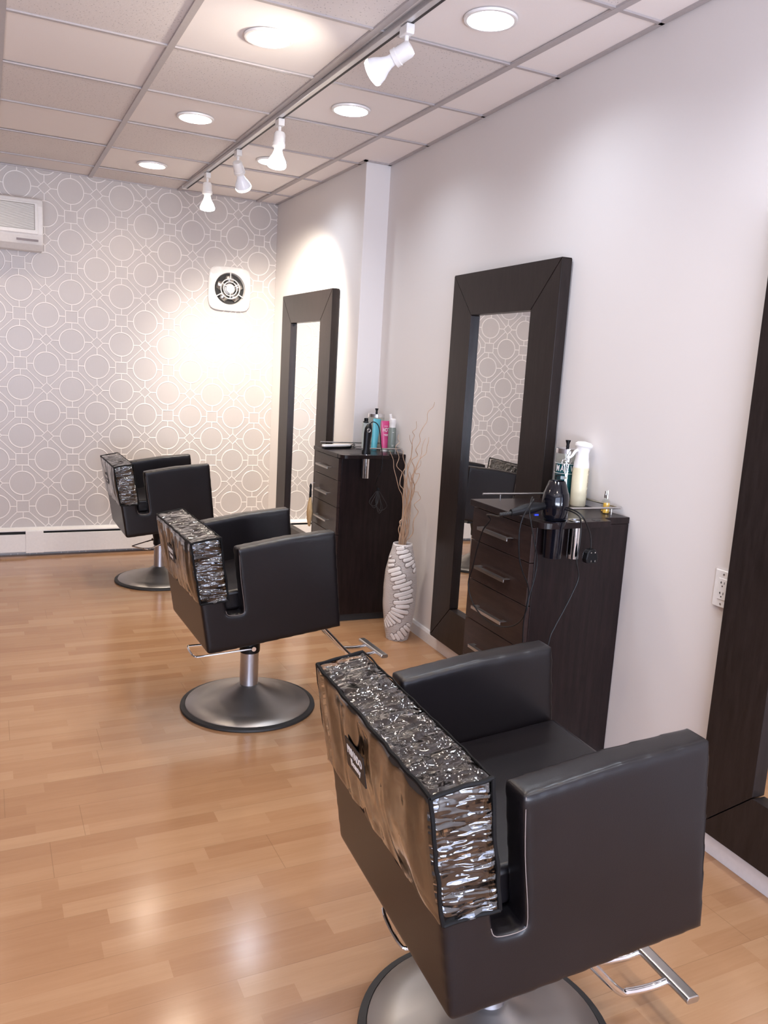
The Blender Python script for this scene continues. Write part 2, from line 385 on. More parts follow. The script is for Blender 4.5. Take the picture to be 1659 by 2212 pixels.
# baseboards: along the right wall, round the step, and the far right wall
def base_prof(bm, p0, p1, nrm):
    p0 = Vector(p0); p1 = Vector(p1); n = Vector(nrm)
    prof = [(0, 0), (.015, 0), (.015, .058), (.009, .072), (0, .074)]
    A = [bm.verts.new(p0 + n * a + Vector((0, 0, z))) for a, z in prof]; B = [bm.verts.new(p1 + n * a + Vector((0, 0, z))) for a, z in prof]
    bm.faces.new(A); bm.faces.new(B[::-1])
    for i in range(5): bm.faces.new((A[i], A[(i + 1) % 5], B[(i + 1) % 5], B[i]))
b = BM(); base_prof(b, NW(0.0005, YF + .02), NW(0.0005, 1.40), NV); base_prof(b, NW(0.0005, 1.403), NW(0.0005, YS - .016), NV)
tag(obj('baseboard_right', b, M['trim']), kind='structure')
b = BM(); base_prof(b, (-.0155, YS - .0005, 0), (XFAR - .0155, YS - .0005, 0), (0, -1, 0)); base_prof(b, (XFAR - .0005, YS - .0155, 0), (XFAR - .0005, YB - .075, 0), (-1, 0, 0))
tag(obj('baseboard_far_right', b, M['trim']), kind='structure')

# ceiling: tiles and grid
def wall_x(y): return K * (y - YS) if y < YS else XFAR
CANS_COOL = [(-0.6243, GY0 + T * (i + .5)) for i in (-5, -3, -1, 1, 3)]
CANS_WARM = [(-1.2319, GY0 + T * (i + .5)) for i in (-6, -4, -2, 0, 2, 4)]
CANS_LEFT_FILL = [(-2.4529, GY0 + T * (i + .5)) for i in (-4, 0, 4)]  # unseen extra column, added to even out the room light
ROUGH = {(1, 0), (1, 2), (2, 1), (2, 3), (2, 5), (3, 0), (3, 2), (3, 4), (3, -2), (4, 1), (4, 3), (2, -1), (1, -2), (5, 0), (5, 2), (2, -3), (3, -4), (4, -1)}
cb = BM(); gb = BM(); zt = H + .007
xs = [None] + list(TX) + [XL]
for r in range(-8, 6):
    y0 = GY0 + T * r; y1 = y0 + T; y0 = max(y0, YF); y1 = min(y1, YB)
    if y1 <= y0: continue
    segs = [(y0, y1)] if not (y0 < YS < y1) else [(y0, YS), (YS, y1)]
    for ci in range(len(xs) - 1):
        mi = 0 if (ci, r) in ROUGH else 1
        xb = xs[ci + 1]
        if ci == 0:
            for a, c in segs:
                wa = wall_x(a + 1e-6); wc = wall_x(c - 1e-6)
                f = cb.faces.new([cb.verts.new(q) for q in ((xb, a, zt), (wa, a, zt), (wc, c, zt), (xb, c, zt))]); f.material_index = 1
            continue
        xa = xs[ci]
        can = next(((x, y) for x, y in CANS_COOL + CANS_WARM + CANS_LEFT_FILL if xb < x < xa and y0 < y < y1), None)
        zz = zt + (0.003 if mi else 0.0)
        if not can:
            f = cb.faces.new([cb.verts.new(q) for q in ((xb, y0, zz), (xa, y0, zz), (xa, y1, zz), (xb, y1, zz))]); f.material_index = mi
        else:
            n = 32; ins = []; outs = []
            for i in range(n):
                a = 2 * math.pi * (i + .5) / n; ca, sa = math.cos(a), math.sin(a)
                ins.append(cb.verts.new((can[0] + .0815 * ca, can[1] + .0815 * sa, zz)))
                kx = ((xa if ca > 0 else xb) - can[0]) / ca if abs(ca) > 1e-6 else 1e9
                ky = ((y1 if sa > 0 else y0) - can[1]) / sa if abs(sa) > 1e-6 else 1e9
                q = min(kx, ky); outs.append(cb.verts.new((can[0] + q * ca, can[1] + q * sa, zz)))
            for i in range(n):
                cb.faces.new((ins[i], outs[i], outs[(i + 1) % n], ins[(i + 1) % n])).material_index = 1
            for cx, cy in ((xa, y0), (xa, y1), (xb, y0), (xb, y1)):
                for i in range(n):
                    o0 = outs[i].co; o1 = outs[(i + 1) % n].co
                    if abs(o0.x - o1.x) > 1e-4 and abs(o0.y - o1.y) > 1e-4 and (Vector((cx, cy)) - o0.xy).length < .25 and (Vector((cx, cy)) - o1.xy).length < .25:
                        cb.faces.new((outs[i], cb.verts.new((cx, cy, zz)), outs[(i + 1) % n])).material_index = 1
    yg = GY0 + T * r
    if YF < yg < YB: box(gb, XL, wall_x(yg) - .001, yg - .0085, yg + .0085, H, H + .0065)
for x in TX: box(gb, x - .0135, x + .0135, YF, YB, H - .0015, H + .0065)
q0 = NW(0, YF); q1 = Vector((0, YS, 0))
f0 = [(q0.x, q0.y), (q1.x, q1.y), (q1.x - .02, q1.y), (q0.x - .02, q0.y)]; prism(gb, f0, 'z', H, H + .008)
box(gb, XFAR - .02, XFAR, YS - .02, YB, H, H + .008); box(gb, XFAR - .02, 0, YS - .02, YS, H, H + .008); box(gb, XL, XFAR, YB - .012, YB, H, H + .008)
box(cb, XL, 0.0, YF, YB, H + .17, H + .2, 1)  # unseen slab added above the tiles to keep sky light out
ce = tag(obj('ceiling', cb, [M['tile_rough'], M['tile_smooth']]), kind='structure')
obj('ceiling_grid', gb, M['grid'], ce)

# recessed lights
def can_light(x, y, warm, label, group):
    e = empty('recessed_light', (x, y, H), 0, label, 'ceiling light', group)
    b = BM(); lathe(b, [(.0815, .010), (.0815, -.0015), (.087, -.003), (.093, -.001), (.095, .0065)], seg=40, cap=False); obj('trim_ring', b, M['white_metal'], e, True)
    b = BM(); lathe(b, [(.0812, .0), (.078, .03), (.070, .075)], seg=40, cap=False); obj('reflector', b, M['reflector'], e, True)
    b = BM(); lathe(b, [(0, .055), (.072, .055), (.072, .075), (0, .075)], seg=40, cap=False); obj('lens', b, M['lens_warm' if warm else 'lens_cool'], e)
    lamp('lamp', 'AREA', (0, 0, .052), (0, 0, -1), P_CAN_WARM if warm else P_CAN_COOL, K_WARM if warm else K_COOL, 0.13, spread=150, parent=e)
    return e
for i, (x, y) in enumerate(CANS_COOL):
    can_light(x, y, False, {2: 'cool white recessed downlight, the largest and nearest one right of the track', 3: 'cool white recessed downlight right of the track, second from the right wall end',
              4: 'cool white recessed downlight half hidden behind a lit track bulb'}.get(i, 'cool white recessed ceiling downlight outside the view'), 'cool downlights right of the track' if i > 1 else 'unseen ceiling downlights')
for i, (x, y) in enumerate(CANS_WARM):
    can_light(x, y, True, {3: 'very bright recessed downlight washing out its tile left of the track', 4: 'warm recessed downlight left of the track, middle of the row of three',
              5: 'warm recessed downlight left of the track, farthest and nearest the patterned wall'}.get(i, 'unseen warm ceiling downlight added for even lighting'), 'warm downlights left of the track' if i > 2 else 'unseen ceiling downlights')
for x, y in CANS_LEFT_FILL: can_light(x, y, True, 'unseen warm ceiling downlight added for even lighting', 'unseen ceiling downlights')

# track and spot heads
def trx(y): return -0.858 + (y - 1.2) * (-0.062 / 4.95)
ang = math.atan2(-0.062, 4.95)
tr = empty('lighting_track', (trx(1.2), 1.2, H), -ang * -1 if False else -math.atan(-0.062 / 4.95) , 'long grey metal lighting track screwed under the ceiling grid', 'light track')
b = BM(); box(b, -.018, .018, 0, 4.95, -.022, -.0015); obj('track_channel', b, M['track'], tr, bevel=.002)
b = BM(); box(b, .004, .0145, .002, 4.948, -.0228, -.0215); obj('power_slot', b, M['slot'], tr)
b = BM(); box(b, -.020, .020, 4.945, 4.975, -.024, -.0015); obj('end_cap', b, M['white_plastic'], tr, bevel=.002)
def spot(y, d, label, lit, reach=0.0, side=1, power=P_SPOT, cone=95, tgt=None):
    d = Vector(d).normalized(); e = empty('track_spotlight', (trx(y) + .004, y, H - .0235), 0, label, 'spotlight', 'spotlights on the ceiling track')
    b = BM(); box(b, -.016, .016, -.03, .03, -.034, 0); obj('track_adapter', b, M['white_plastic'], e, bevel=.004)
    piv = Vector((0, 0, -.052)); b = BM(); cyl(b, (0, 0, -.03), piv, .008, 12)
    sc = piv + Vector((0.0, 0, -.03)) + d * .012
    tube(b, [piv + Vector((0, 0, .004)), piv, sc], .0075, 10); obj('arm', b, M['white_plastic'], e, True)
    b = BM(); lathe(b, [(.012, -.036), (.024, -.034), (.029, -.024), (.030, .018), (.0325, .02), (.0325, .036), (.024, .038)], sc, 28, True, 0, d); obj('socket', b, M['white_plastic'], e, True)
    b = BM(); lathe(b, [(.020, .034), (.021, .055), (.028, .075), (.041, .098), (.0475, .118)], sc, 32, False, 0, d)
    lathe(b, [(.0475, .118), (.0475, .127), (.044, .134), (.03, .139), (0.0001, .141)], sc, 32, False, 1, d)
    obj('bulb', b, [M['bulb_lit' if lit else 'bulb_back'], M['bulb_face']], e, True)
    lamp('lamp', 'SPOT', sc + d * .16, tgt or d, power, (1.0, 0.90, 0.76), .05, cone=cone, blend=1.0, parent=e)
spot(2.80, (-.60, .66, -.45), 'white track spotlight nearest the camera with its bulb tilted away to the left', False, power=P_SPOT * 1.2, cone=160)
spot(4.14, (-.10, -.08, -1), 'lit white track spotlight pointing down, second from the camera', True)
spot(4.86, (.42, .56, -.72), 'track spotlight with glowing bulb rim aimed at the patterned wall', False, power=P_SPOT * 7.5)
spot(5.55, (.02, -.03, -1), 'lit white track spotlight at the far end of the track', True, power=P_SPOT * 1.3, tgt=(0.10, .35, -1))

# baseboard heater along the wallpapered wall
e = empty('baseboard_heater', (0, YB, 0), 0, 'long white metal baseboard heater under the patterned wallpaper wall', 'heater')
b = BM(); box(b, XL + .01, XFAR - .005, -.012, -.0015, .012, .205); prism(b, [(-.0015, .205), (-.060, .190), (-.060, .183), (-.0015, .195)], 'x', XL + .01, XFAR - .005)
obj('back_panel', b, M['white_metal'], e)
b = BM(); box(b, XL + .01, XFAR - .01, -.050, -.014, .03, .172); obj('heating_fins', b, M['dark'], e)
b = BM(); box(b, XL + .01, -1.99, -.066, -.058, .032, .162); obj('front_panel', b, M['white_metal'], e, bevel=.002)
b = BM(); box(b, -1.985, XFAR - .005, -.068, -.058, .026, .168); obj('front_panel', b, M['white_metal'], e, bevel=.002)
b = BM(); box(b, -2.0, -1.88, -.071, -.060, .024, .186); obj('joint_cover', b, M['white_metal'], e, bevel=.002)

# wall exhaust fan
e = empty('exhaust_fan', (-0.529, YB, 2.028), 0, 'square white wall exhaust fan with round grille on the patterned wall', 'fan')
b = BM(); n = 64; R = .118; rings = []
def sqv(i, s, yy, p=5.0):
    a = 2 * math.pi * i / n; c, s_ = math.cos(a), math.sin(a); q = (abs(c) ** p + abs(s_) ** p) ** (-1 / p); return (s * c * q, yy, s * s_ * q)
for kind, s, yy in (('s', .163, -.001), ('s', .165, -.018), ('s', .158, -.027), ('c', .137, -.034), ('c', .129, -.036), ('c', .120, -.032), ('c', .114, -.004)):
    ring = []
    for i in range(n):
        if kind == 's': ring.append(b.verts.new(sqv(i, s, yy)))
        else: a = 2 * math.pi * i / n; ring.append(b.verts.new((s * math.cos(a), yy, s * math.sin(a))))
    rings.append(ring)
for r0, r1 in zip(rings, rings[1:]):
    for i in range(n): b.faces.new((r0[i], r0[(i + 1) % n], r1[(i + 1) % n], r1[i]))
obj('faceplate', b, M['white_metal'], e, True)
b = BM(); lathe(b, [(0, .002), (.115, .002), (.115, .003), (0, .003)], axis=(0, -1, 0), cap=False); obj('duct', b, M['dark'], e)
for k in range(5):
    b = BM(); a = math.radians(20 + 72 * k); p = []
    for j in range(7):
        rr = .03 + .012 * j; ww = .012 + .022 * math.sin(math.pi * min(1, j / 5.2) * .8)
        p.append((rr, ww))
    top = [b.verts.new((rr * math.cos(a) - ww * math.sin(a), -.009 , rr * math.sin(a) + ww * math.cos(a))) for rr, ww in p]
    bot = [b.verts.new((rr * math.cos(a) + ww * math.sin(a), -.019, rr * math.sin(a) - ww * math.cos(a))) for rr, ww in p]
    for j in range(6): b.faces.new((top[j], top[j + 1], bot[j + 1], bot[j]))
    o = obj('blade', b, M['nickel'], e, True); s = o.modifiers.new('s', 'SOLIDIFY'); s.thickness = .0015
b = BM(); lathe(b, [(0, .003), (.04, .003), (.04, .022), (0, .024)], axis=(0, -1, 0), cap=False, seg=28); obj('motor', b, M['nickel'], e, True)
b = BM()
for rr in (.0735, .052):
    tube(b, [(rr * math.cos(2 * math.pi * i / 48), -.037, rr * math.sin(2 * math.pi * i / 48)) for i in range(48)], .0042, 8, True)
for dg_ in (90, 210, 330):
    a = math.radians(dg_); cyl(b, (.07 * math.cos(a), -.037, .07 * math.sin(a)), (.128 * math.cos(a), -.037, .128 * math.sin(a)), .0042, 8)
for dg_ in (30, 150, 270):
    a = math.radians(dg_); cyl(b, (.03 * math.cos(a), -.037, .03 * math.sin(a)), (.074 * math.cos(a), -.037, .074 * math.sin(a)), .0035, 8)
obj('grille', b, M['white_metal'], e, True)
b = BM(); lathe(b, [(.032, .030), (.032, .040), (.027, .043), (.025, .0415), (.005, .043), (0.0001, .046)], axis=(0, -1, 0), seg=32); obj('hub_cap', b, M['white_metal'], e, True)

# wall air conditioner
e = empty('air_conditioner', (-1.862, YB, 2.145), 0, 'white wall air conditioner with ribbed intake at the left edge of the photo', 'air conditioner')
prof = [(-.001, .0), (-.12, .0), (-.172, .035), (-.195, .085), (-.200, .10), (-.198, .28), (-.180, .325), (-.14, .335), (-.001, .335)]
b = BM(); prism(b, prof, 'x', -.98, 0); obj('casing', b, M['white_plastic'], e, bevel=.008, seg=3)
b = BM(); box(b, -.955, -.03, -.2065, -.197, .098, .300); obj('front_panel', b, M['white_plastic'], e, bevel=.004)
b = BM(); box(b, -.935, -.05, -.2075, -.2064, .124, .290); obj('intake_gap_panel', b, simple('slat_gap_shade', (.32, .31, .28), .6), e)  # darker panel behind the slats, shade of their gaps put into colour
b = BM()
for k in range(24): box(b, -.93, -.055, -.2105, -.206, .128 + .0066 * k, .128 + .0066 * k + .0034)
obj('intake_grille', b, M['white_plastic'], e)
b = BM(); box(b, -.165, -.03, -.1905, -.186, .052, .066); obj('display_strip', b, simple('grey_display', (.22, .18, .18), .3), e)
b = BM(); box(b, -.90, -.30, -.176, -.150, .02, .058); obj('outlet_louver', b, M['dark'], e)
b = BM(); box(b, -.93, -.285, -.187, -.176, .036, .046); obj('louver_blade', b, M['chrome'], e)

# outlet
e = empty('wall_outlet', NW(0, 1.7645, .857), ROT, 'white double wall outlet beside the black mirror edge', 'outlet')
b = BM(); box(b, -.006, -.0003, -.036, .036, -.060, .060); obj('cover_plate', b, M['white_plastic'], e, bevel=.003)
b = BM(); box(b, -.0075, -.005, -.017, .017, -.034, .034); obj('receptacle', b, M['white_plastic'], e, bevel=.001)
b = BM()
for zc in (.017, -.017):
    box(b, -.0080, -.0074, .005, .007, zc, zc + .008); box(b, -.0080, -.0074, .003, .009, zc + .003, zc + .005); box(b, -.0080, -.0074, -.008, -.006, zc, zc + .008); box(b, -.0080, -.0074, -.002, .002, zc - .009, zc - .005)
obj('socket_slots', b, M['dark'], e)
for zc in (.048, -.048):
    b = BM(); lathe(b, [(0.0001, .0), (.003, .0), (.003, .001), (.0001, .001)], (-.0062, 0, zc), 12, False, 0, (-1, 0, 0)); obj('screw', b, M['nickel'], e)

# ================================================================ MIRRORS
def mirror(loc, rz, width, z0, z1, label, fw=.20):
    # local x = -off (front face at x=-.055), y along the wall 0..width
    e = empty('framed_mirror', loc, rz, label, 'mirror', 'dark framed salon mirrors')
    g = .0006; b = BM(); X0, X1 = -.055, -.006
    h = z1 - z0
    for pts in ([(0, 0), (width, 0), (width - fw, fw), (fw, fw)], [(width, 0), (width, h), (width - fw, h - fw), (width - fw, fw)],
                [(width, h), (0, h), (fw, h - fw), (width - fw, h - fw)], [(0, h), (0, 0), (fw, fw), (fw, h - fw)]):
        cx = sum(p[0] for p in pts) / 4; cy = sum(p[1] for p in pts) / 4
        pp = [(p[0] + (cx - p[0]) * .0035, p[1] + (cy - p[1]) * .0035) for p in pts]
        prism(b, pp, 'x', X0, X1)
    obj('frame', b, M['frame'], e, bevel=.0015)
    b = BM(); box(b, -.030, -.024, fw - .01, width - fw + .01, fw - .01, h - fw + .01); obj('mirror_glass', b, M['mirror'], e)
    b = BM(); box(b, -.006, -.0005, .02, width - .02, .02, h - .02); obj('backing_board', b, M['dark'], e)
    return e
mirror(NW(0, 2.735, .088), ROT, .92, .088, 1.966, 'tall dark framed mirror on the right wall between the vase and the nearer cabinet')
mirror((XFAR, 5.02, .088), 0, .985, .088, 1.982, 'tall dark framed mirror by the far corner, left of the farther cabinet')
mirror(NW(0, .785, .088), ROT, .92, .088, 1.966, 'near-black framed mirror cut off by the right edge of the photo')

# ================================================================ STATION CABINETS
def cabinet(al0, label):
    e = empty('styling_cabinet', NW(0, al0, 0), ROT, label, 'cabinet', 'dark wood styling cabinets')
    D = .415; Wd = .42
    b = BM(); box(b, -D + .018, -.001, 0, Wd, .045, .975); obj('carcass', b, M['wenge'], e, bevel=.0015)
    b = BM(); box(b, -D + .05, -.02, .02, Wd - .02, 0, .045); obj('plinth', b, M['dark'], e)
    seams = [.972, .843, .686, .526, .368, .210, .050]
    for k in range(6):
        b = BM(); box(b, -D - .001, -D + .017, .0015, Wd - .0015, seams[k + 1] + .0015, seams[k] - .0015); dr = obj('drawer', b, M['wenge_drawer'], e, bevel=.001)
        zc = seams[k + 1] + (.066 if k else .062); b = BM()
        box(b, -D - .030, -D - .026, .115, .333, zc - .008, zc + .004)
        box(b, -D - .030, -D - .001, .115, .135, zc + .002, zc + .004); box(b, -D - .030, -D - .001, .313, .333, zc + .002, zc + .004)
        box(b, -D - .030, -D - .014, .135, .313, zc + .002, zc + .004)
        obj('handle', b, M['nickel'], dr, bevel=.0006)
    b = BM(); box(b, -D - .012, .0 - .001, -.002, Wd + .012, .976, 1.0); obj('countertop', b, M['wenge'], e, bevel=.002)
    b = BM(); R = .035; pts = [(-.115, -.0025), (-.13, -.060)]
    cx, cy = -D - .010 + R, -.075 + R
    pts += [(cx + R * math.cos(math.radians(a)), cy + R * math.sin(math.radians(a))) for a in range(270, 179, -15)]
    pts += [(-D - .010, -.0025)]
    prism(b, pts, 'z', .978, .9995); obj('tool_ledge', b, M['wenge'], e, bevel=.0015)
    b = BM()
    z = 1.027; rr = .0042
    cyl(b, (-.400, .385, z), (-.005, .385, z), rr, 12); cyl(b, (-.010, .390, z), (-.010, .040, z), rr, 12); cyl(b, (-.300, .045, z), (-.005, .045, z), rr, 12)
    for x, y in ((-.32, .385), (-.08, .385), (-.245, .045), (-.050, .045), (-.010, .30)): cyl(b, (x, y, 1.0), (x, y, z), .003, 10)
    obj('guard_rail', b, M['nickel'], e, True)
    b = BM(); lathe(b, [(.0215, .865), (.0215, .999), (.027, .9995), (.027, 1.002), (.0205, 1.002), (.0205, .866)], (-.264, -.034, 0), 28, False); obj('tool_cup', b, M['chrome'], e, True, label='small chrome tool cup')
    b = BM(); lathe(b, [(.0001, .9998), (.016, .9998), (.016, 1.0004), (.0001, 1.0004)], (-.180, -.036, 0), 24, False); obj('tool_hole', b, M['dark'], e)
    return e
cab1 = cabinet(2.237, 'dark wood drawer cabinet with a hair dryer, in front of the middle mirror')
cab2 = copy_tree(cab1); cab2.location = NW(0, 4.225, 0); cab2['label'] = 'farther dark wood drawer cabinet with bottles and a clipper, behind the vase'
b = BM(); lathe(b, [(.033, .872), (.036, .9765), (.041, 1.0), (.041, 1.003), (.035, 1.003), (.032, .873)], (-.352, -.0365, 0), 32, False); lathe(b, [(0.0001, .872), (.033, .872)], (-.352, -.0365, 0), 32, False)
obj('dryer_cup', b, M['gloss_black'], cab1, True)  # chrome cup coloured black, standing in for its dark reflection
b = BM(); lathe(b, [(.0001, .9998), (.030, .9998), (.030, 1.0004), (.0001, 1.0004)], (-.335, -.034, 0), 28, False); obj('tool_hole', b, M['dark'], cab2)

DO = .350
# hair dryer, standing nose up in the dryer cup
AN = 2.237
e = empty('hair_dryer', NW(DO, 2.212, .9995), ROT, 'glossy black hair dryer standing nose up on the nearer cabinet', 'hair dryer')
b = BM(); lathe(b, [(.0001, .004), (.036, .004), (.0405, .012), (.0445, .03), (.047, .058), (.046, .08), (.043, .098), (.0415, .100)], seg=40, cap=False); obj('body', b, M['gloss_black'], e, True, loc=(0, 0, 0))
b = BM(); lathe(b, [(.0415, .100), (.0405, .1015), (.0285, .138), (.027, .139), (.0255, .135), (.034, .104), (.0001, .104)], seg=40, cap=False); obj('nozzle', b, M['gloss_black'], e, True)
b = BM(); pts = [(-.040, .0, .052), (-.060, .0, .050), (-.085, .002, .046), (-.12, .004, .040), (-.155, .006, .032), (-.172, .007, .029)]
rad = [.013, .013, .0195, .0185, .014, .012]; rings = []
for p, r in zip(pts, rad): rings.append([b.verts.new(Vector(p) + Vector((0, math.cos(2 * math.pi * k / 20) * r * .85, math.sin(2 * math.pi * k / 20) * r))) for k in range(20)])
for a_, c_ in zip(rings, rings[1:]):
    for k in range(20): b.faces.new((a_[k], a_[(k + 1) % 20], c_[(k + 1) % 20], c_[k]))
b.faces.new(rings[0]); b.faces.new(rings[-1]); obj('handle', b, M['black'], e, True)
b = BM(); box(b, -.088, -.072, -.012, -.006, .020, .026); obj('switch', b, simple('blue_switch', (.02, .05, .5), .3), e, label='small blue switch')
b = BM()
pr_ = [(.0055, 0)]
for k in range(7): pr_ += [(.0062, .004 + .006 * k), (.0062, .0075 + .006 * k), (.0048, .008 + .006 * k), (.0048, .0098 + .006 * k)]
lathe(b, pr_, (-.168, .007, .028), 14, True, 0, (-1, .1, -.12)); obj('strain_relief', b, M['rubber'], e, True)
def cordpts(L): return [(-(o) , a - 2.212, z - .9995) for o, a, z in L]
C1 = [[.530, 2.225, 1.022], [.545, 2.25, 1.010], [.520, 2.375, .993], [.475, 2.428, .963], [.475, 2.469, .92], [.475, 2.489, .88], [.475, 2.511, .821], [.475, 2.525, .768], [.475, 2.55, .692], [.475, 2.518, .636], [.475, 2.449, .601], [.475, 2.353, .59], [.475, 2.265, .607], [.475, 2.193, .641], [.484, 2.135, .697], [.473, 2.135, .762], [.46, 2.135, .818], [.456, 2.135, .879], [.473, 2.135, .94], [.491, 2.135, 1.0], [.5, 2.14, 1.044], [.485, 2.16, 1.072], [.455, 2.20, 1.082], [.42, 2.25, 1.075]]
C2 = [[.42, 2.25, 1.070], [.455, 2.19, 1.078], [.495, 2.14, 1.075], [.524, 2.135, 1.036], [.536, 2.135, .981], [.528, 2.135, .894], [.509, 2.135, .841], [.486, 2.135, .799], [.478, 2.135, .766], [.482, 2.135, .717], [.488, 2.135, .656], [.481, 2.135, .55], [.46, 2.15, .35], [.42, 2.17, .15], [.40, 2.15, .008], [.36, 2.10, .0045]]
C3 = [[.35, 2.27, 1.045], [.325, 2.18, 1.043], [.305, 2.135, 1.029], [.292, 2.135, .996], [.29, 2.135, .934], [.295, 2.135, .873], [.28, 2.135, .814], [.3, 2.135, .756], [.332, 2.135, .691], [.36, 2.135, .638], [.378, 2.135, .585], [.39, 2.14, .40], [.38, 2.15, .15], [.35, 2.12, .008], [.36, 2.08, .0045]]
C4 = [[.35, 2.27, 1.050], [.322, 2.18, 1.050], [.295, 2.135, 1.032], [.259, 2.135, .983], [.245, 2.135, .949], [.241, 2.135, .912]]
for L in (C1, C2, C3, C4):
    b = BM(); tube(b, spline([(-(o) + DO, a - 2.212, z - .9995) for o, a, z in L], 8), .0026, 8); obj('power_cord', b, M['black'], e, True)
pl_ = (DO - .2425, 2.135 - 2.212, .888 - .9995)
b = BM(); prism(b, [(pl_[0] + u, pl_[2] + v) for u, v in [(-.020, -.024), (-.024, -.010), (-.020, .012), (-.010, .024), (.010, .026), (.020, .016), (.026, -.008), (.022, -.024)]], 'y', pl_[1] - .014, pl_[1] + .012)
obj('plug', b, M['black'], e, bevel=.004, seg=3)
for dx in (-.006, .010):
    b = BM(); cyl(b, (pl_[0] + dx, pl_[1] - .013, pl_[2] + .014), (pl_[0] + dx, pl_[1] - .016, pl_[2] + .014), .0022, 10); obj('rivet', b, M['chrome'], e)
    b = BM(); box(b, pl_[0] + dx - .001, pl_[0] + dx + .001, pl_[1] - .019, pl_[1] - .013, pl_[2] - .018, pl_[2] - .012); obj('prong', b, M['chrome'], e)

# ---- things on the nearer cabinet
e = empty('spray_bottle', NW(.046, 2.492, 1.0), ROT, 'cream spray bottle with a white trigger head on the nearer cabinet', 'bottle')
b = BM(); lathe(b, [(.0001, 0), (.028, 0), (.0305, .004), (.0315, .08), (.032, .125), (.0305, .150)], seg=36, cap=False); obj('bottle', b, simple('cream_lotion', (.78, .71, .50), .3), e, True)
b = BM(); lathe(b, [(.0306, .148), (.0295, .165), (.0255, .185), (.0245, .205), (.0275, .222), (.030, .228), (.0001, .229)], seg=36, cap=False); obj('neck', b, M['white_plastic'], e, True)
b = BM(); lathe(b, [(.0001, -.010), (.028, -.011), (.0345, -.004), (.0345, .004), (.026, .012), (.0001, .016)], (.003, 0, .236), 32, False, 0, (.12, 0, 1)); obj('pump_head', b, M['white_plastic'], e, True)
b = BM(); tube(b, spline([(-.022, 0, .218), (-.038, -.003, .212), (-.052, -.006, .196), (-.075, -.008, .184)], 5), .0065, 10, r1=.004); obj('trigger', b, M['white_plastic'], e, True)
b = BM(); random.seed(4)
for k in range(20):
    zz = .052 + .0048 * k; a0 = -1.15; wdt = random.choice((.2, .26, .12, .3))
    for j in range(3):
        if random.random() < .72:
            a1 = a0 + j * .13; r_ = .0323
            vs = [b.verts.new((r_ * math.cos(q), r_ * math.sin(q), zq)) for q, zq in ((a1, zz), (a1 + .09, zz), (a1 + .09, zz + .003), (a1, zz + .003))]; b.faces.new(vs)
o = obj('printed_label', b, simple('label_ink', (.30, .24, .18), .5), e); o.modifiers.new('s', 'SOLIDIFY').thickness = .0003

e = empty('disinfectant_jar', NW(.056, 2.578, 1.0), ROT, 'tall glass disinfectant jar of teal liquid on the nearer cabinet', 'jar')
def jar(e, liquid_h, rad, h, liq):
    b = BM(); lathe(b, [(.0001, 0), (rad, 0), (rad, h), (rad - .003, h), (rad - .003, .006), (.0001, .006)], seg=36, cap=False); obj('glass_body', b, M['glass'], e, True)
    if liquid_h: b = BM(); lathe(b, [(.0001, .007), (rad - .0035, .007), (rad - .0035, liquid_h), (.0001, liquid_h)], seg=36, cap=False); obj('liquid', b, liq, e, True)
    b = BM(); lathe(b, [(.0001, h + .008), (rad * .6, h + .008), (rad + .001, h + .003), (rad + .002, h - .004), (rad + .002, h - .016), (rad + .0005, h - .016)], seg=36, cap=False); obj('steel_lid', b, M['chrome'], e, True)
    b = BM(); lathe(b, [(.007, h + .007), (.006, h + .020), (.0105, h + .034), (.0105, h + .036), (.0001, h + .037)], seg=20, cap=False); obj('lid_knob', b, M['black'], e, True)
jar(e, .155, .043, .212, M['teal_liquid'])
b = BM(); box(b, -.012, .012, -.0445, -.0435, .095, .108); box(b, -.014, .010, -.0445, -.0435, .075, .088); o = obj('label_patch', b, simple('pale_label', (.45, .55, .60), .5), e); o.rotation_euler = (0, 0, math.radians(-42))
for i, ch in enumerate('MARVY'):
    a = math.radians(-168 + i * 25); text('lettering', ch, .034, M['white_plastic'], e, (.0445 * math.cos(a), .0445 * math.sin(a), .137), (math.radians(90), 0, a + math.radians(90)), sx=.62, bold=.0004)
b = BM()
for zz in (.157, .118): tube(b, [(.0437 * math.cos(2 * math.pi * k / 40), .0437 * math.sin(2 * math.pi * k / 40), zz) for k in range(40)], .0009, 6, True)
obj('printed_line', b, M['white_plastic'], e)
e = empty('comb', NW(.112, 2.535, 1.001), ROT, 'black fine-toothed comb standing against the teal jar', 'comb')
b = BM(); box(b, -.013, -.009, -.0015, .0015, 0, .115); box(b, -.013, .011, -.0015, .0015, .0, .006); box(b, -.013, .011, -.0015, .0015, .109, .115)
for k in range(34): box(b, -.009, .011, -.001, .001, .007 + .003 * k, .0084 + .003 * k)
obj('comb_body', b, M['black'], e); e.rotation_euler = (0, math.radians(-3), ROT)
e = empty('hair_shears', NW(.098, 2.512, 1.001), ROT, 'steel hair shears leaning upright against the teal jar', 'shears'); e.rotation_euler = (math.radians(-6), math.radians(3), ROT)
for sgn in (-1, 1):
    b = BM(); tube(b, [(sgn * .0125 + .009 * math.cos(2 * math.pi * k / 24), 0, .168 + sgn * .004 + .011 * math.sin(2 * math.pi * k / 24)) for k in range(24)], .0018, 8, True)
    tube(b, [(sgn * .010, 0, .158), (sgn * .006, 0, .13), (sgn * -.001, 0, .105), (-sgn * .002, .0015 * sgn, .09), (-sgn * .0012, .0015 * sgn, .002)], .0028, 8, r1=.0012)
    obj('blade', b, M['chrome'], e, True)
b = BM(); cyl(b, (0, -.004, .104), (0, .004, .104), .004, 14); obj('pivot_screw', b, M['chrome'], e, True)
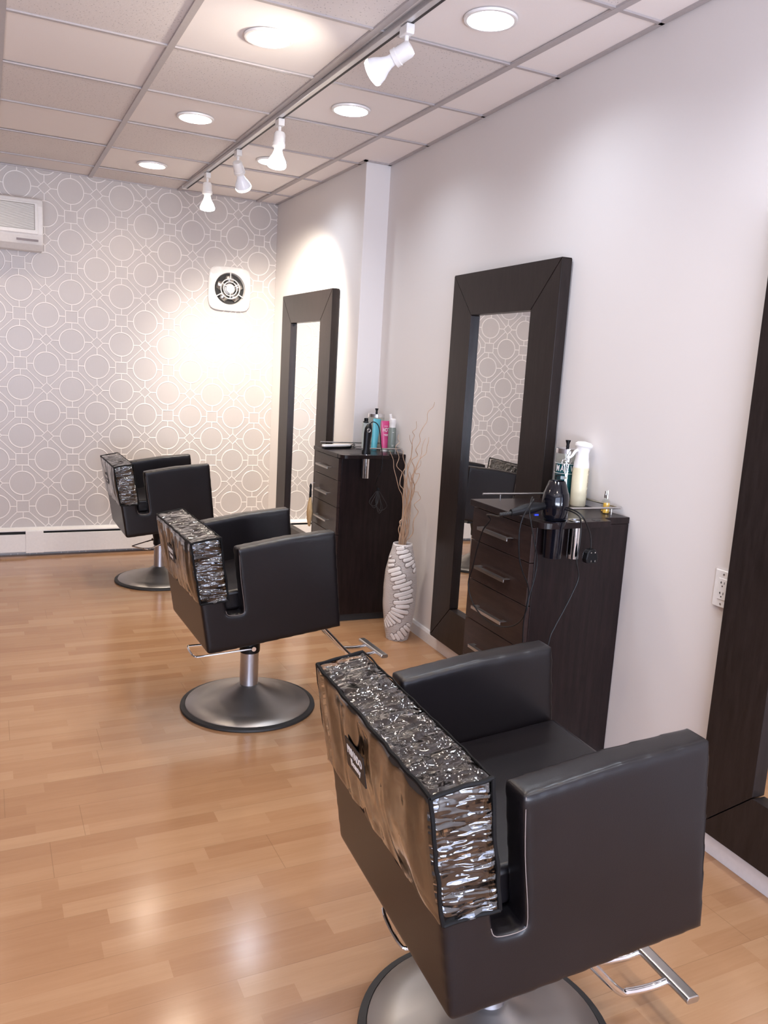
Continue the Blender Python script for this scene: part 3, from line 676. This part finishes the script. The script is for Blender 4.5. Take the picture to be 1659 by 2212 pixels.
for (o_, a_, h_, lab, full) in ((.046, 2.318, 1.0, 'tiny perfume vial with amber liquid and silver sprayer on the nearer cabinet edge', True), (.028, 2.350, .93, 'tiny clear perfume vial behind the amber one on the nearer cabinet', False)):
    e = empty('perfume_vial', NW(o_, a_, 1.0), ROT, lab, 'perfume bottle')
    b = BM(); lathe(b, [(.0001, 0), (.0125, 0), (.013, .003), (.013, .043 * h_), (.009, .052 * h_), (.0045, .054 * h_), (.0045, .060 * h_)], seg=24, cap=False); obj('glass_body', b, M['glass'], e, True)
    b = BM(); zl = .040 if full else .012; lathe(b, [(.0001, .003), (.0118, .003), (.0118, zl * h_), (.0001, zl * h_)], seg=24, cap=False); obj('liquid', b, M['amber'], e, True)
    b = BM(); cyl(b, (0, 0, .058 * h_), (0, 0, .070 * h_), .0062, 16); cyl(b, (0, 0, .070 * h_), (0, 0, .086 * h_), .0045, 16); obj('sprayer', b, M['chrome'], e, True)

# ---- things on the farther cabinet
e = empty('hair_clipper', NW(.266, 4.190, 1.0022), ROT, 'black hair clipper with a silver ring logo standing in the farther cabinet ledge', 'clipper')
b = BM(); rings = []
for zz, rx, ry, ox in ((0, .026, .018, .0), (.012, .027, .018, .0), (.03, .020, .016, .0), (.07, .0205, .016, .001), (.12, .0235, .017, .004), (.15, .021, .016, .006), (.170, .013, .011, .010), (.176, .006, .006, .013)):
    rings.append([b.verts.new((ox + rx * math.cos(2 * math.pi * k / 24), ry * math.sin(2 * math.pi * k / 24), zz)) for k in range(24)])
for a_, c_ in zip(rings, rings[1:]):
    for k in range(24): b.faces.new((a_[k], a_[(k + 1) % 24], c_[(k + 1) % 24], c_[k]))
b.faces.new(rings[0]); b.faces.new(rings[-1]); obj('clipper_body', b, M['black'], e, True)
b = BM(); tube(b, [(.002 + .0095 * math.cos(2 * math.pi * k / 28), -.0185, .137 + .0095 * math.sin(2 * math.pi * k / 28)) for k in range(28)], .0022, 8, True); box(b, .0012, .0032, -.0192, -.0175, .132, .142); obj('ring_logo', b, M['nickel'], e, True, label='silver ring logo')
b = BM(); tube(b, spline([(.013, 0, .172), (.030, -.01, .186), (.055, -.02, .170), (.066, -.03, .125), (.074, -.036, .059), (.076, -.062, -.006), (.074, -.066, -.08), (.062, -.05, -.12), (.058, -.03, -.17), (.078, -.02, -.20)], 6), .003, 8); obj('power_cord', b, M['black'], e, True)
b = BM(); base = Vector((.078, -.02, -.20))
for k, (wx, dz) in enumerate(((.058, .115), (.040, .10), (.022, .12), (.012, .08), (.034, .13), (.048, .09))):
    sg = -1 if k % 2 else 1
    tube(b, spline([base, base + Vector((sg * wx * .5, .004 * k - .01, -dz * .4)), base + Vector((sg * wx, .003 * k - .008, -dz * .85)), base + Vector((sg * wx * .4, 0, -dz * 1.08)), base + Vector((-sg * wx * .15, .002, -dz * .7)), base], 6), .0016, 6)
obj('coiled_cord', b, M['rubber'], e, True)
b = BM(); lathe(b, [(.009, -.008), (.010, 0), (.009, .008)], tuple(base), 14); obj('cord_tie', b, M['black'], e, True)

e = empty('styling_tube', NW(.068, 4.395, 1.0), ROT, 'pink squeeze tube lettered HOT on the farther cabinet', 'tube', 'bottles on the farther cabinet')
def sq_tube(e, w0, w1, h, mat, cap):
    b = BM(); rings = []
    for zz, rx, ry in ((.012, w0, w0 * .8), (.03, w0 * 1.02, w0 * .78), (h * .6, (w0 + w1) / 2, w0 * .5), (h, w1, .0025), (h + .004, w1, .0025)):
        rings.append([b.verts.new((rx * math.cos(2 * math.pi * k / 28), ry * math.sin(2 * math.pi * k / 28), zz)) for k in range(28)])
    for a_, c_ in zip(rings, rings[1:]):
        for k in range(28): b.faces.new((a_[k], a_[(k + 1) % 28], c_[(k + 1) % 28], c_[k]))
    b.faces.new(rings[-1]); obj('tube_body', b, mat, e, True)
    b = BM(); lathe(b, [(.0001, 0), (w0 * .95, 0), (w0 * 1.0, .013), (.0001, .013)], seg=28, cap=False); obj('cap', b, cap, e, True)
sq_tube(e, .0215, .029, .178, simple('pink_plastic', (.62, .07, .22), .3), M['white_plastic'])
text('lettering', 'HOT', .033, M['white_plastic'], e, (0, -.0150, .128), (math.radians(95), 0, 0), sx=.62, bold=.0006)
b = BM()
for zz, ww in ((.150, .012), (.100, .014), (.094, .010)): box(b, -ww, ww, -.0195 + (zz - .09) * .12, -.0180 + (zz - .09) * .12, zz, zz + .0028)
obj('small_print', b, M['white_plastic'], e)
e = empty('styling_tube', NW(.118, 4.440, 1.0), ROT, 'turquoise squeeze tube between the clipper and the pink tube', 'tube', 'bottles on the farther cabinet')
sq_tube(e, .019, .025, .186, simple('turquoise_plastic', (.12, .50, .58), .3), simple('teal_cap', (.08, .30, .36), .35)); e.rotation_euler = (0, math.radians(4), ROT)
e = empty('pump_bottle', NW(.033, 4.370, 1.0), ROT, 'grey green pump bottle with white head, rightmost on the farther cabinet', 'bottle', 'bottles on the farther cabinet')
b = BM(); lathe(b, [(.0001, 0), (.0225, 0), (.0235, .004), (.0235, .135), (.020, .146), (.0001, .146)], seg=28, cap=False); obj('bottle', b, simple('sage_plastic', (.20, .235, .21), .35), e, True)
b = BM(); lathe(b, [(.0195, .145), (.0195, .168), (.021, .172), (.021, .195), (.012, .199), (.0001, .2)], seg=28, cap=False); cyl(b, (-.012, 0, .195), (-.018, 0, .224), .009, 14); obj('pump_head', b, M['white_plastic'], e, True)
b = BM(); box(b, -.008, .002, -.0242, -.0232, .116, .1185); box(b, -.009, .004, -.0242, -.0232, .040, .042); box(b, -.009, .002, -.0242, -.0232, .034, .036); obj('small_print', b, M['white_plastic'], e)
e = empty('disinfectant_jar', NW(.078, 4.520, 1.0), ROT, 'clear glass disinfectant jar with black knob behind the tubes on the farther cabinet', 'jar', 'bottles on the farther cabinet')
jar(e, 0, .050, .212, None)
e = empty('styling_can', NW(.152, 4.500, 1.0), ROT, 'slim clear bottle with a dark cap left of the turquoise tube', 'bottle', 'bottles on the farther cabinet')
b = BM(); lathe(b, [(.0001, 0), (.019, 0), (.020, .004), (.020, .150), (.012, .165), (.0001, .165)], seg=24, cap=False); obj('bottle', b, M['glass'], e, True)
b = BM(); lathe(b, [(.0001, .163), (.0125, .163), (.0125, .188), (.0001, .19)], seg=20, cap=False); obj('cap', b, M['black'], e, True)
e = empty('squeeze_bottle', NW(.178, 4.440, 1.0), ROT, 'white bottle partly hidden behind the black clipper', 'bottle', 'bottles on the farther cabinet')
b = BM(); prism(b, rrect(-.018, .018, -.012, .012, .006), 'z', 0, .165); obj('bottle', b, simple('pale_bottle', (.42, .46, .44), .3), e, bevel=.002)
b = BM(); cyl(b, (0, 0, .165), (0, 0, .172), .017, 20); obj('cap', b, M['black'], e, bevel=.001)
e = empty('flat_iron', NW(.335, 4.500, 1.0), ROT + math.radians(18), 'white hair straightener lying on the farther cabinet behind the rail', 'hair straightener')
b = BM(); prism(b, rrect(-.105, .105, -.014, .014, .010), 'z', .013, .026); obj('upper_arm', b, M['white_plastic'], e, bevel=.003)
b = BM(); prism(b, rrect(-.105, .105, -.013, .013, .010), 'z', .0005, .010); obj('lower_arm', b, M['black'], e, bevel=.002)
b = BM(); cyl(b, (.098, -.013, .012), (.098, .013, .012), .009, 16); obj('hinge', b, M['black'], e, True)
b = BM(); tube(b, spline([(.105, 0, .008), (.135, -.004, .016), (.150, .02, .022), (.125, .035, .006), (.11, .02, .004), (.135, -.01, .0035)], 6), .0024, 8); obj('power_cord', b, M['black'], e, True)
e = empty('neck_duster', NW(.4475, 4.620, .50), ROT, 'blonde bristle neck duster with black handle hanging on the farther cabinet', 'brush')
b = BM(); prof = [(.0001, .0), (.007, .004), (.016, .05), (.019, .095), (.013, .15), (.006, .185), (.0001, .186)]; rings = []
for r, zz in prof: rings.append([b.verts.new((r * .9 * math.cos(2 * math.pi * k / 24) * (1 + .12 * math.sin(7 * 2 * math.pi * k / 24)), r * 1.5 * math.sin(2 * math.pi * k / 24), zz)) for k in range(24)])
for a_, c_ in zip(rings, rings[1:]):
    for k in range(24): b.faces.new((a_[k], a_[(k + 1) % 24], c_[(k + 1) % 24], c_[k]))
obj('bristles', b, wood('blonde_bristle', (.42, .28, .13), (.70, .52, .30), .5, (8, 8, .6)), e, True)
b = BM(); lathe(b, [(.0001, .176), (.0075, .180), (.008, .20), (.006, .23), (.008, .255), (.004, .268), (.0001, .27)], seg=20, cap=False); obj('handle', b, M['black'], e, True)
b = BM(); tube(b, [(0, 0, .264), (0.006, 0, .275), (.0265, 0, .275)], .0015, 6); obj('hanging_hook', b, M['nickel'], e, True)

# ================================================================ VASE AND BRANCHES
VX, VY = -.1825, 3.90
e = empty('floor_vase', (VX, VY, 0), 0, 'tall white vase with raised petal relief on the floor between the cabinets', 'vase')
cyc = math.atan2(CAM.y - VY, CAM.x - VX)
PET = [(400,260,80,35,10),(440,320,115,35,15),(485,395,115,35,18),(530,460,90,35,18),(565,540,95,40,30),(620,590,50,35,45),(630,680,50,35,60),
(230,450,40,20,35),(250,520,70,30,20),(240,600,70,30,25),(285,680,125,38,28),(325,740,105,35,25),(355,820,145,38,25),(395,885,110,32,25),(435,960,190,40,22),(480,1020,100,30,15),
(460,1120,185,42,20),(480,1190,125,35,15),(455,1290,185,42,8),(430,1385,130,38,0),(380,1480,165,40,-14),(330,1550,135,35,-25),(285,1620,145,35,-38),(225,1670,115,32,-48),(190,1720,105,28,-55),(160,1760,90,22,-65),(130,1800,80,15,-75),
(250,2030,75,33,-60),(325,2030,85,35,-60),(385,1990,110,38,-60),(440,1920,110,38,-60),(495,1860,100,38,-55),(520,1780,60,30,-50)]
VP = [(0, .062), (.01, .064), (.08, .078), (.20, .0915), (.30, .0925), (.38, .088), (.46, .073), (.52, .0575), (.545, .053)]
def vr(z):
    for (z0, r0), (z1, r1) in zip(VP, VP[1:]):
        if z <= z1: s = (z - z0) / (z1 - z0); s = s * s * (3 - 2 * s) * .3 + s * .7; return r0 + (r1 - r0) * s
    return VP[-1][1]
SC = 3060.0; caps = []
for cx, cy, hl, hw, an in PET:
    z = .545 - (cy - 190) / 1930 * .545; ax = 455 - .0655 * cy; q = max(-.97, min(.97, (cx - ax) / (vr(z) * SC)))
    a = math.asin(q); stretch = 1 / max(.45, math.cos(a)); ca, sa = math.cos(math.radians(an)), math.sin(math.radians(an))
    caps.append((a * vr(z), z, (hl - hw) * ca / SC * min(stretch, 1.6), (hl - hw) * sa / 3540, hw / SC))
b = BM(); NU, NVV = 300, 260; rows = []; dl = b.verts.layers.float.new('petal')
for j in range(NVV + 1):
    z = .545 * j / NVV; r = vr(z); row = []
    for i in range(NU):
        th = 2 * math.pi * i / NU
        best = 9.0; sec = 9.0
        for rep in (0, math.pi):
            a = (th + rep + math.pi) % (2 * math.pi) - math.pi; s = a * r
            for (cs, cz, dx, dz, hw) in caps:
                if abs(cz - z) > .08: continue
                px_, pz_ = s - cs, z - cz; L2 = dx * dx + dz * dz + 1e-9; tt = max(-1, min(1, (px_ * dx + pz_ * dz) / L2)); d_ = math.hypot(px_ - tt * dx, pz_ - tt * dz) / hw
                if d_ < best: sec = best; best = d_
                elif d_ < sec: sec = d_
        best = best * 1.02
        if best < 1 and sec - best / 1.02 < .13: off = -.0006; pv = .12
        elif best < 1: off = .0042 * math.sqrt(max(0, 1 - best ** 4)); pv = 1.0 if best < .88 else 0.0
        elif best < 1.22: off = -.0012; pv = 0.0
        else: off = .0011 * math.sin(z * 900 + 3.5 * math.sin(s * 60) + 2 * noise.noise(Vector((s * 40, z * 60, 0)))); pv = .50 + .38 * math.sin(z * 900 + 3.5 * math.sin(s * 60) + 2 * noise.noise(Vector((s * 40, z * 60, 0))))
        if z > .538: off = 0; pv = 1
        aw = cyc + th
        # th positive runs to the viewer's right
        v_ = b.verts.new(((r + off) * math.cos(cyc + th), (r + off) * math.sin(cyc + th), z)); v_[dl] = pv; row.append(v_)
    rows.append(row)
for j in range(NVV):
    for i in range(NU): b.faces.new((rows[j][i], rows[j][(i + 1) % NU], rows[j + 1][(i + 1) % NU], rows[j + 1][i]))
inner = []
for r, z in ((.0495, .5455), (.046, .53), (.055, .46), (.07, .38)): inner.append([b.verts.new((r * math.cos(cyc + 2 * math.pi * i / NU), r * math.sin(cyc + 2 * math.pi * i / NU), z)) for i in range(NU)])
al_ = [rows[-1]] + inner
for v_ in inner[0]: v_[dl] = 1
for a_, c_ in zip(al_, al_[1:]):
    for i in range(NU): b.faces.new((a_[i], a_[(i + 1) % NU], c_[(i + 1) % NU], c_[i]))
b.faces.new(rows[0][::-1])
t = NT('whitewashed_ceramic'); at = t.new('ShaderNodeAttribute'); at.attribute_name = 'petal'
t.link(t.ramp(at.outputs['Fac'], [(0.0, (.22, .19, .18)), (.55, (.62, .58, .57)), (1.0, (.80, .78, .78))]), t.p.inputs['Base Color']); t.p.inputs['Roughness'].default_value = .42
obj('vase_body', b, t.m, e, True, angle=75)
TW = [[[-0.205,3.902,0.545],[-0.204,3.903,0.59],[-0.212,3.904,0.627],[-0.194,3.905,0.683],[-0.194,3.907,0.757],[-0.201,3.909,0.813],[-0.222,3.91,0.85],[-0.241,3.912,0.909],[-0.258,3.914,0.96],[-0.264,3.916,1.007],[-0.288,3.918,1.054]],[[-0.206,3.892,0.547],[-0.204,3.891,0.63],[-0.215,3.891,0.668],[-0.199,3.89,0.693],[-0.204,3.889,0.798],[-0.206,3.888,0.846],[-0.228,3.888,0.872],[-0.229,3.887,0.905],[-0.222,3.886,0.942],[-0.242,3.885,0.96],[-0.258,3.884,0.982],[-0.247,3.883,1.026],[-0.272,3.882,1.08],[-0.25,3.881,1.105],[-0.264,3.879,1.126],[-0.258,3.878,1.148]],[[-0.19,3.916,0.541],[-0.184,3.918,0.605],[-0.173,3.922,0.717],[-0.183,3.926,0.829],[-0.179,3.931,0.902],[-0.189,3.936,0.935],[-0.174,3.942,0.967],[-0.189,3.948,1.018],[-0.186,3.954,1.047],[-0.198,3.96,1.057]],[[-0.193,3.885,0.548],[-0.185,3.882,0.65],[-0.188,3.877,0.763],[-0.201,3.871,0.856],[-0.201,3.864,0.93],[-0.201,3.858,0.993],[-0.192,3.85,1.03],[-0.192,3.843,1.088],[-0.212,3.834,1.121],[-0.221,3.826,1.15]],[[-0.191,3.882,0.548],[-0.175,3.881,0.612],[-0.19,3.88,0.706],[-0.181,3.878,0.799],[-0.171,3.876,0.873],[-0.193,3.874,0.947],[-0.182,3.872,1.002],[-0.179,3.87,1.064],[-0.18,3.868,1.115],[-0.171,3.866,1.144],[-0.186,3.863,1.165],[-0.165,3.861,1.184],[-0.169,3.858,1.221]],[[-0.187,3.881,0.549],[-0.168,3.881,0.631],[-0.183,3.88,0.725],[-0.174,3.879,0.818],[-0.167,3.877,0.891],[-0.153,3.876,0.965],[-0.173,3.875,1.009],[-0.141,3.873,1.035],[-0.154,3.872,1.067],[-0.132,3.87,1.111],[-0.138,3.869,1.151],[-0.121,3.867,1.188],[-0.1,3.865,1.224],[-0.1,3.863,1.269],[-0.07,3.862,1.301],[-0.065,3.86,1.326]],[[-0.17,3.906,0.542],[-0.151,3.903,0.607],[-0.168,3.898,0.699],[-0.159,3.892,0.774],[-0.157,3.886,0.871],[-0.168,3.88,0.917],[-0.142,3.873,0.958],[-0.123,3.865,0.985],[-0.125,3.858,1.011]],[[-0.167,3.907,0.542],[-0.159,3.907,0.644],[-0.151,3.907,0.757],[-0.144,3.907,0.831],[-0.141,3.907,0.905],[-0.125,3.907,0.972],[-0.103,3.906,1.016],[-0.072,3.906,1.042],[-0.066,3.906,1.083],[-0.06,3.906,1.112],[-0.06,3.906,1.122],[-0.06,3.906,1.133]],[[-0.179,3.881,0.548],[-0.161,3.881,0.649],[-0.159,3.88,0.798],[-0.144,3.88,0.865],[-0.126,3.879,0.902],[-0.118,3.878,0.935],[-0.146,3.878,0.943],[-0.116,3.877,1.038],[-0.115,3.876,1.075],[-0.106,3.876,1.111],[-0.095,3.875,1.13]],[[-0.17,3.89,0.546],[-0.147,3.889,0.579],[-0.13,3.887,0.609],[-0.134,3.885,0.655],[-0.129,3.883,0.685],[-0.11,3.88,0.723],[-0.128,3.878,0.746],[-0.139,3.875,0.769],[-0.106,3.872,0.799],[-0.122,3.869,0.826],[-0.128,3.866,0.837],[-0.155,3.863,0.838]],[[-0.188,3.891,0.546],[-0.192,3.893,0.648],[-0.179,3.896,0.752],[-0.169,3.899,0.833],[-0.183,3.902,0.888],[-0.178,3.905,0.932]],[[-0.176,3.898,0.545],[-0.182,3.891,0.667],[-0.172,3.882,0.761],[-0.154,3.871,0.826],[-0.155,3.858,0.868],[-0.182,3.845,0.914],[-0.204,3.831,0.953]]]
random.seed(11)
for src in (10, 11, 3, 2, 10):
    jx, jy, top = random.uniform(-.014, .014), random.uniform(-.02, .02), random.randint(5, 6)
    TW.append([[round(x + jx * (.4 + .12 * i_) + random.uniform(-.004, .004), 4), y + jy, z + random.uniform(-.01, .01) * (i_ > 0)] for i_, (x, y, z) in enumerate(TW[src][:top])])
brm = wood('pale_willow', (.42, .27, .17), (.62, .45, .33), .6, (1, 1, .2))
for i, L in enumerate(TW):
    lab = 'curly pale willow branch standing in the tall white vase'; grp = 'willow branches in the vase'
    if i == 5: lab = 'tallest curly willow branch, reaching highest above the vase'
    if i == 0: lab = 'willow branch leaning leftmost in front of the farther cabinet side'
    base = Vector((VX + (L[0][0] - VX) * .35, VY + (L[0][1] - VY) * .35, .40)); e = empty('willow_branch', base, 0, lab, 'branch', grp)
    pts = [Vector((0, 0, 0))] + [Vector(p) - base for p in L]
    b = BM(); tube(b, spline(pts, 5), .0032 if i != 5 else .0036, 7, r1=.0011); obj('branch_stem', b, brm, e, True)

# ================================================================ SALON CHAIRS
HW, TA = .3018, .070
PB = dict(BTR=(-.333, .797), BTF=(-.235, .817), BB=(-.265, .357), ART=(-.160, .774), AFT=(.250, .826), FB=(.293, .421), SLL=(-.191, .513), SLR=(-.126, .513))
def body_mesh():
    b = BM(); P_ = PB; sh = lambda p, dx=0, dz=0: (p[0] + dx, p[1] + dz)
    side = [P_['BB'], P_['FB'], P_['AFT'], (.04, .806), P_['ART'], P_['SLR'], P_['SLL'], P_['BTF'], P_['BTR']]
    for t0, t1 in ((-HW, -HW + TA), (HW - TA, HW)): prism(b, side, 'y', t0, t1)
    prism(b, [P_['BB'], (-.17, .37), P_['SLL'], P_['BTF'], P_['BTR']], 'y', -HW + .001, HW - .001)
    prism(b, [(-.25, .362), (.275, .424), (.272, .555), (-.19, .505)], 'y', -HW + .02, HW - .02)
    me = bpy.data.meshes.new('tmp'); bmesh.ops.recalc_face_normals(b, faces=b.faces[:]); b.to_mesh(me); b.free()
    o = bpy.data.objects.new('tmp', me); COL.objects.link(o)
    r = o.modifiers.new('r', 'REMESH'); r.mode = 'VOXEL'; r.voxel_size = .0065; r.adaptivity = 0
    s = o.modifiers.new('s', 'SMOOTH'); s.factor = .5; s.iterations = 20
    bpy.context.view_layer.update(); dg = bpy.context.evaluated_depsgraph_get()
    m2 = bpy.data.meshes.new_from_object(o.evaluated_get(dg)); bpy.data.objects.remove(o)
    return m2
full = body_mesh()
def region(c):
    s, t, z = c
    if z < .520: return 'seat_base'
    if s < -.158 - (z - .52) * .16: return 'backrest'
    if abs(t) > HW - TA - .012: return 'armrest_r' if t < 0 else 'armrest_l'
    return 'seat_base'
parts = {}
for k in ('seat_base', 'backrest', 'armrest_l', 'armrest_r'):
    b = BM(); b.from_mesh(full)
    kill = [f for f in b.faces if region(f.calc_center_median()) != k]
    bmesh.ops.delete(b, geom=kill, context='FACES')
    me = bpy.data.meshes.new(k); b.to_mesh(me); b.free(); me.materials.append(M['leather'])
    me.polygons.foreach_set('use_smooth', [True] * len(me.polygons)); parts[k] = me
def lerp(a, c, t): return (a[0] + (c[0] - a[0]) * t, a[1] + (c[1] - a[1]) * t)
def cov(t, hh, w, g=.007):
    # t in -1..1 across, hh 0 hem .. 1 top, w 0 rear .. 1 front
    r = lerp((-.292, .566), (-.333, .797), hh); f = lerp((-.199, .572), (-.235, .817), hh)
    p = lerp(r, f, w); d = Vector((f[0] - r[0], f[1] - r[1])); L = d.length; d /= L
    s = p[0] + d.x * (2 * w - 1) * g; z = p[1] + d.y * (2 * w - 1) * g + (g * hh)
    return Vector((s, t * (HW + g), z))
def make_cover(parent):
    b = BM(); bmesh.ops.create_cube(b, size=2.0)
    bmesh.ops.delete(b, geom=[f for f in b.faces if f.normal.z < -.5], context='FACES')
    bmesh.ops.subdivide_edges(b, edges=b.edges[:], cuts=3, use_grid_fill=True)
    bmesh.ops.subdivide_edges(b, edges=b.edges[:], cuts=7, use_grid_fill=True)
    bmesh.ops.subdivide_edges(b, edges=[e_ for e_ in b.edges if abs(e_.verts[0].co.y - e_.verts[1].co.y) > 1e-4], cuts=2, use_grid_fill=True)
    b.normal_update()
    data = []
    for v in b.verts:
        t, w, hh = v.co.y, (v.co.x + 1) / 2, (v.co.z + 1) / 2
        p = cov(t, hh, w)
        n_ = Vector(((1 if v.co.x > .99 else -1 if v.co.x < -.99 else 0), (1 if t > .99 else -1 if t < -.99 else 0), (1 if hh > .99 else 0)))
        edge = sum(1 for q in n_ if q != 0)
        rear = v.co.x < -.99
        a = noise.fractal(Vector((p.x * 10, p.y * 9, p.z * 4)), 1.0, 2.0, 2) * .007 if rear else noise.fractal(Vector((p.x * 30, p.y * 22, p.z * 9)), 1.0, 2.0, 3) * .005
        c_ = noise.fractal(Vector((p.x * 9 + 7, p.y * 60, p.z * 60)), 1.0, 2.0, 2) * (.0006 if rear else .0022)
        k = .0 if edge > 1 else 1.0
        bul = 0
        if v.co.x < -.99: bul = .014 * math.exp(-((t + .55) / .5) ** 2) * math.sin(math.pi * min(1, hh)) + .004
        disp = abs(a) * k + c_ * k + bul * k
        if edge > 1: n_ = Vector((0, 0, 0))
        data.append(p + n_ * disp)
    for v, p in zip(b.verts, data): v.co = p
    for _ in range(3): bmesh.ops.smooth_vert(b, verts=[v for v in b.verts if not v.is_boundary], factor=.5, use_axis_x=True, use_axis_y=True, use_axis_z=True)
    b.normal_update()
    for f_ in b.faces: f_.material_index = 1 if f_.normal.x < -.75 else 2 if abs(f_.normal.y) > .75 else 0
    cv = obj('plastic_cover', b, [M['vinyl'], M['vinyl_rear'], M['vinyl_side']], parent, True, angle=80, label='wrinkled clear plastic cover')
    def edge(A, B, n=26, wob=.0015):
        out = []
        for i in range(n + 1):
            q = i / n; p = cov(*[A[k] + (B[k] - A[k]) * q for k in range(3)], g=.0072)
            out.append(p + Vector((noise.noise(p * 25), noise.noise(p * 25 + Vector((5, 0, 0))), noise.noise(p * 25 + Vector((0, 7, 0))))) * wob * 2)
        return out
    b = BM(); r_ = .0042
    tube(b, edge((-1, 1, 0), (1, 1, 0), 50), r_, 8); tube(b, edge((-1, 1, 1), (1, 1, 1), 50), r_ * .5, 8)
    for s_ in (-1, 1):
        tube(b, edge((s_, 0, 0), (s_, 1, 0)), r_, 8); tube(b, edge((s_, 1, 0), (s_, 1, 1)), r_, 8); tube(b, edge((s_, 0, 1), (s_, 1, 1)), r_, 8); tube(b, edge((s_, 0, 0), (s_, 0, 1)), r_ * 1.1, 8)
    tube(b, edge((-1, 0, 0), (1, 0, 0), 50), r_ * .8, 8); tube(b, edge((-1, 0, 1), (1, 0, 1), 50), r_ * .8, 8)
    obj('black_piping', b, M['tape'], cv, True)
    # brand patch on the rear
    c0 = cov(.16, .50, 0, g=.020); up = (cov(.16, 1, 0) - cov(.16, 0, 0)).normalized(); nrm = Vector((up.z, 0, -up.x)) * -1
    xd = up.cross(nrm).normalized() * 1
    mt = Matrix((xd, up, nrm)).transposed().to_4x4(); mt.translation = c0
    b = BM(); prism(b, rrect(-.055, .055, -.034, .034, .003), 'z', -.001, .001); pt = obj('brand_patch', b, simple('black_patch', (.010, .009, .010), .5), cv, label='black brand patch'); pt.matrix_local = mt
    t1 = text('lettering', 'PRIVADO', .026, M['white_plastic'], cv, (0, 0, 0), (0, 0, 0), sx=.92, bold=.0006); t1.matrix_local = mt @ Matrix.Translation((0, .010, .0014)) @ Matrix.Diagonal((.80, 1, 1, 1))
    t2 = text('lettering', 'Beauty', .022, M['white_plastic'], cv, (0, 0, 0), (0, 0, 0), bold=.0005); t2.matrix_local = mt @ Matrix.Translation((0, -.014, .0014)) @ Matrix.Diagonal((.95, 1, 1, 1))
    return cv
def make_chair():
    e = empty('salon_chair', (0, 0, 0))
    for k, nm in (('seat_base', 'seat_base'), ('backrest', 'backrest'), ('armrest_l', 'armrest'), ('armrest_r', 'armrest')):
        o = bpy.data.objects.new(nm, parts[k]); COL.objects.link(o); o.parent = e
    b = BM(); prism(b, [(-.185, .505), (.272, .552), (.268, .640), (-.19, .585)], 'y', -HW + TA + .002, HW - TA - .002); obj('seat_cushion', b, M['leather'], e, True, bevel=.014, seg=4)
    # seams along the slots and front edges
    b = BM()
    for sg in (-1, 1):
        y = sg * (HW - .0035)
        loop = [(-.151, .770), (-.142, .66), (-.124, .535), (-.134, .512), (-.185, .511), (-.198, .53)]
        tube(b, spline([(s, y, z) for s, z in loop], 4), .0008, 6)
    obj('seam_stitching', b, M['thread'], e, True)
    b = BM(); lathe(b, [(.0001, .002), (.262, .002), (.272, .012), (.268, .020), (.20, .034), (.12, .054), (.075, .075), (.052, .092), (.041, .098), (.0001, .098)], seg=72, cap=False); obj('base_disc', b, M['base_metal'], e, True, angle=60)
    b = BM(); lathe(b, [(.262, .0), (.286, .0), (.292, .004), (.290, .012), (.272, .0165), (.2715, .0125), (.262, .002)], seg=72, cap=False); obj('rubber_rim', b, M['rubber'], e, True)
    b = BM(); lathe(b, [(.0395, .092), (.0395, .245)], seg=36); obj('column', b, M['silver'], e, True)
    b = BM(); lathe(b, [(.042, .243), (.044, .250), (.044, .29), (.060, .36), (.060, .392)], seg=32); box(b, -.10, .12, -.075, .075, .352, .385); obj('hydraulic_mount', b, M['black'], e, bevel=.002)
    lv = bpy.data.objects.new('pump_lever', None)
    b = BM(); pts = [(.0, -.050, 0), (-.14, -.055, -.004), (-.238, -.058, -.006), (-.257, -.050, -.004), (-.262, .0, .0), (-.257, .048, .004), (-.238, .056, .004), (-.12, .055, .002), (.0, .050, 0)]
    tube(b, spline(pts, 5), .0042, 8); cyl(b, (0, -.058, 0), (0, -.052, 0), .010, 18); cyl(b, (0, .052, 0), (0, .058, 0), .010, 18)
    lv = obj('pump_lever', b, M['chrome'], e, True, loc=(0, 0, .272))
    b = BM()
    for yy in (-.05, .05): tube(b, spline([(-.30, yy, .20), (-.22, yy, .12), (-.12, yy, .015), (-.085, yy, .0), (-.02, yy, -.004), (.02, yy, 0)], 6), .0095, 12)
    ft = obj('footrest_arm', b, M['chrome'], e, True, loc=(.565, 0, .19))
    b = BM(); prism(b, rrect(-.018, .018, -.008, .010, .008), 'y', -.122, .122); o = obj('foot_bar', b, M['nickel'], ft, bevel=.002, loc=(.035, 0, .004))
    make_cover(e)
    return e
CH = [((-1.247, 1.337), -.0700, 0.0, 'near chair'), ((-1.230, 3.277), .0171, -.005, 'mid'), ((-1.207, 5.444), .0038, .002, 'far')]
LABS = ['dark leather salon chair with clear plastic back cover, largest in the foreground', 'dark leather salon chair with plastic back cover, middle of the row of three', 'farthest dark leather salon chair with plastic back cover, by the patterned wall']
c0 = make_chair(); chairs = [c0, copy_tree(c0), copy_tree(c0)]
for ch, ((x, y), th, dz, _), lab in zip(chairs, CH, LABS):
    ch.location = (x, y, 0); ch.rotation_euler = (0, 0, th); tag(ch, lab, 'chair', 'salon chairs in a row')
for o in chairs[0].children:
    if o.name.startswith('footrest_arm'): o.location = (.392, -.055, .115)
    if o.name.startswith('pump_lever'): o.rotation_euler = (0, math.radians(13), 0); 
for o in chairs[2].children:
    if o.name.startswith('pump_lever'): o.rotation_euler = (0, 0, math.radians(50))
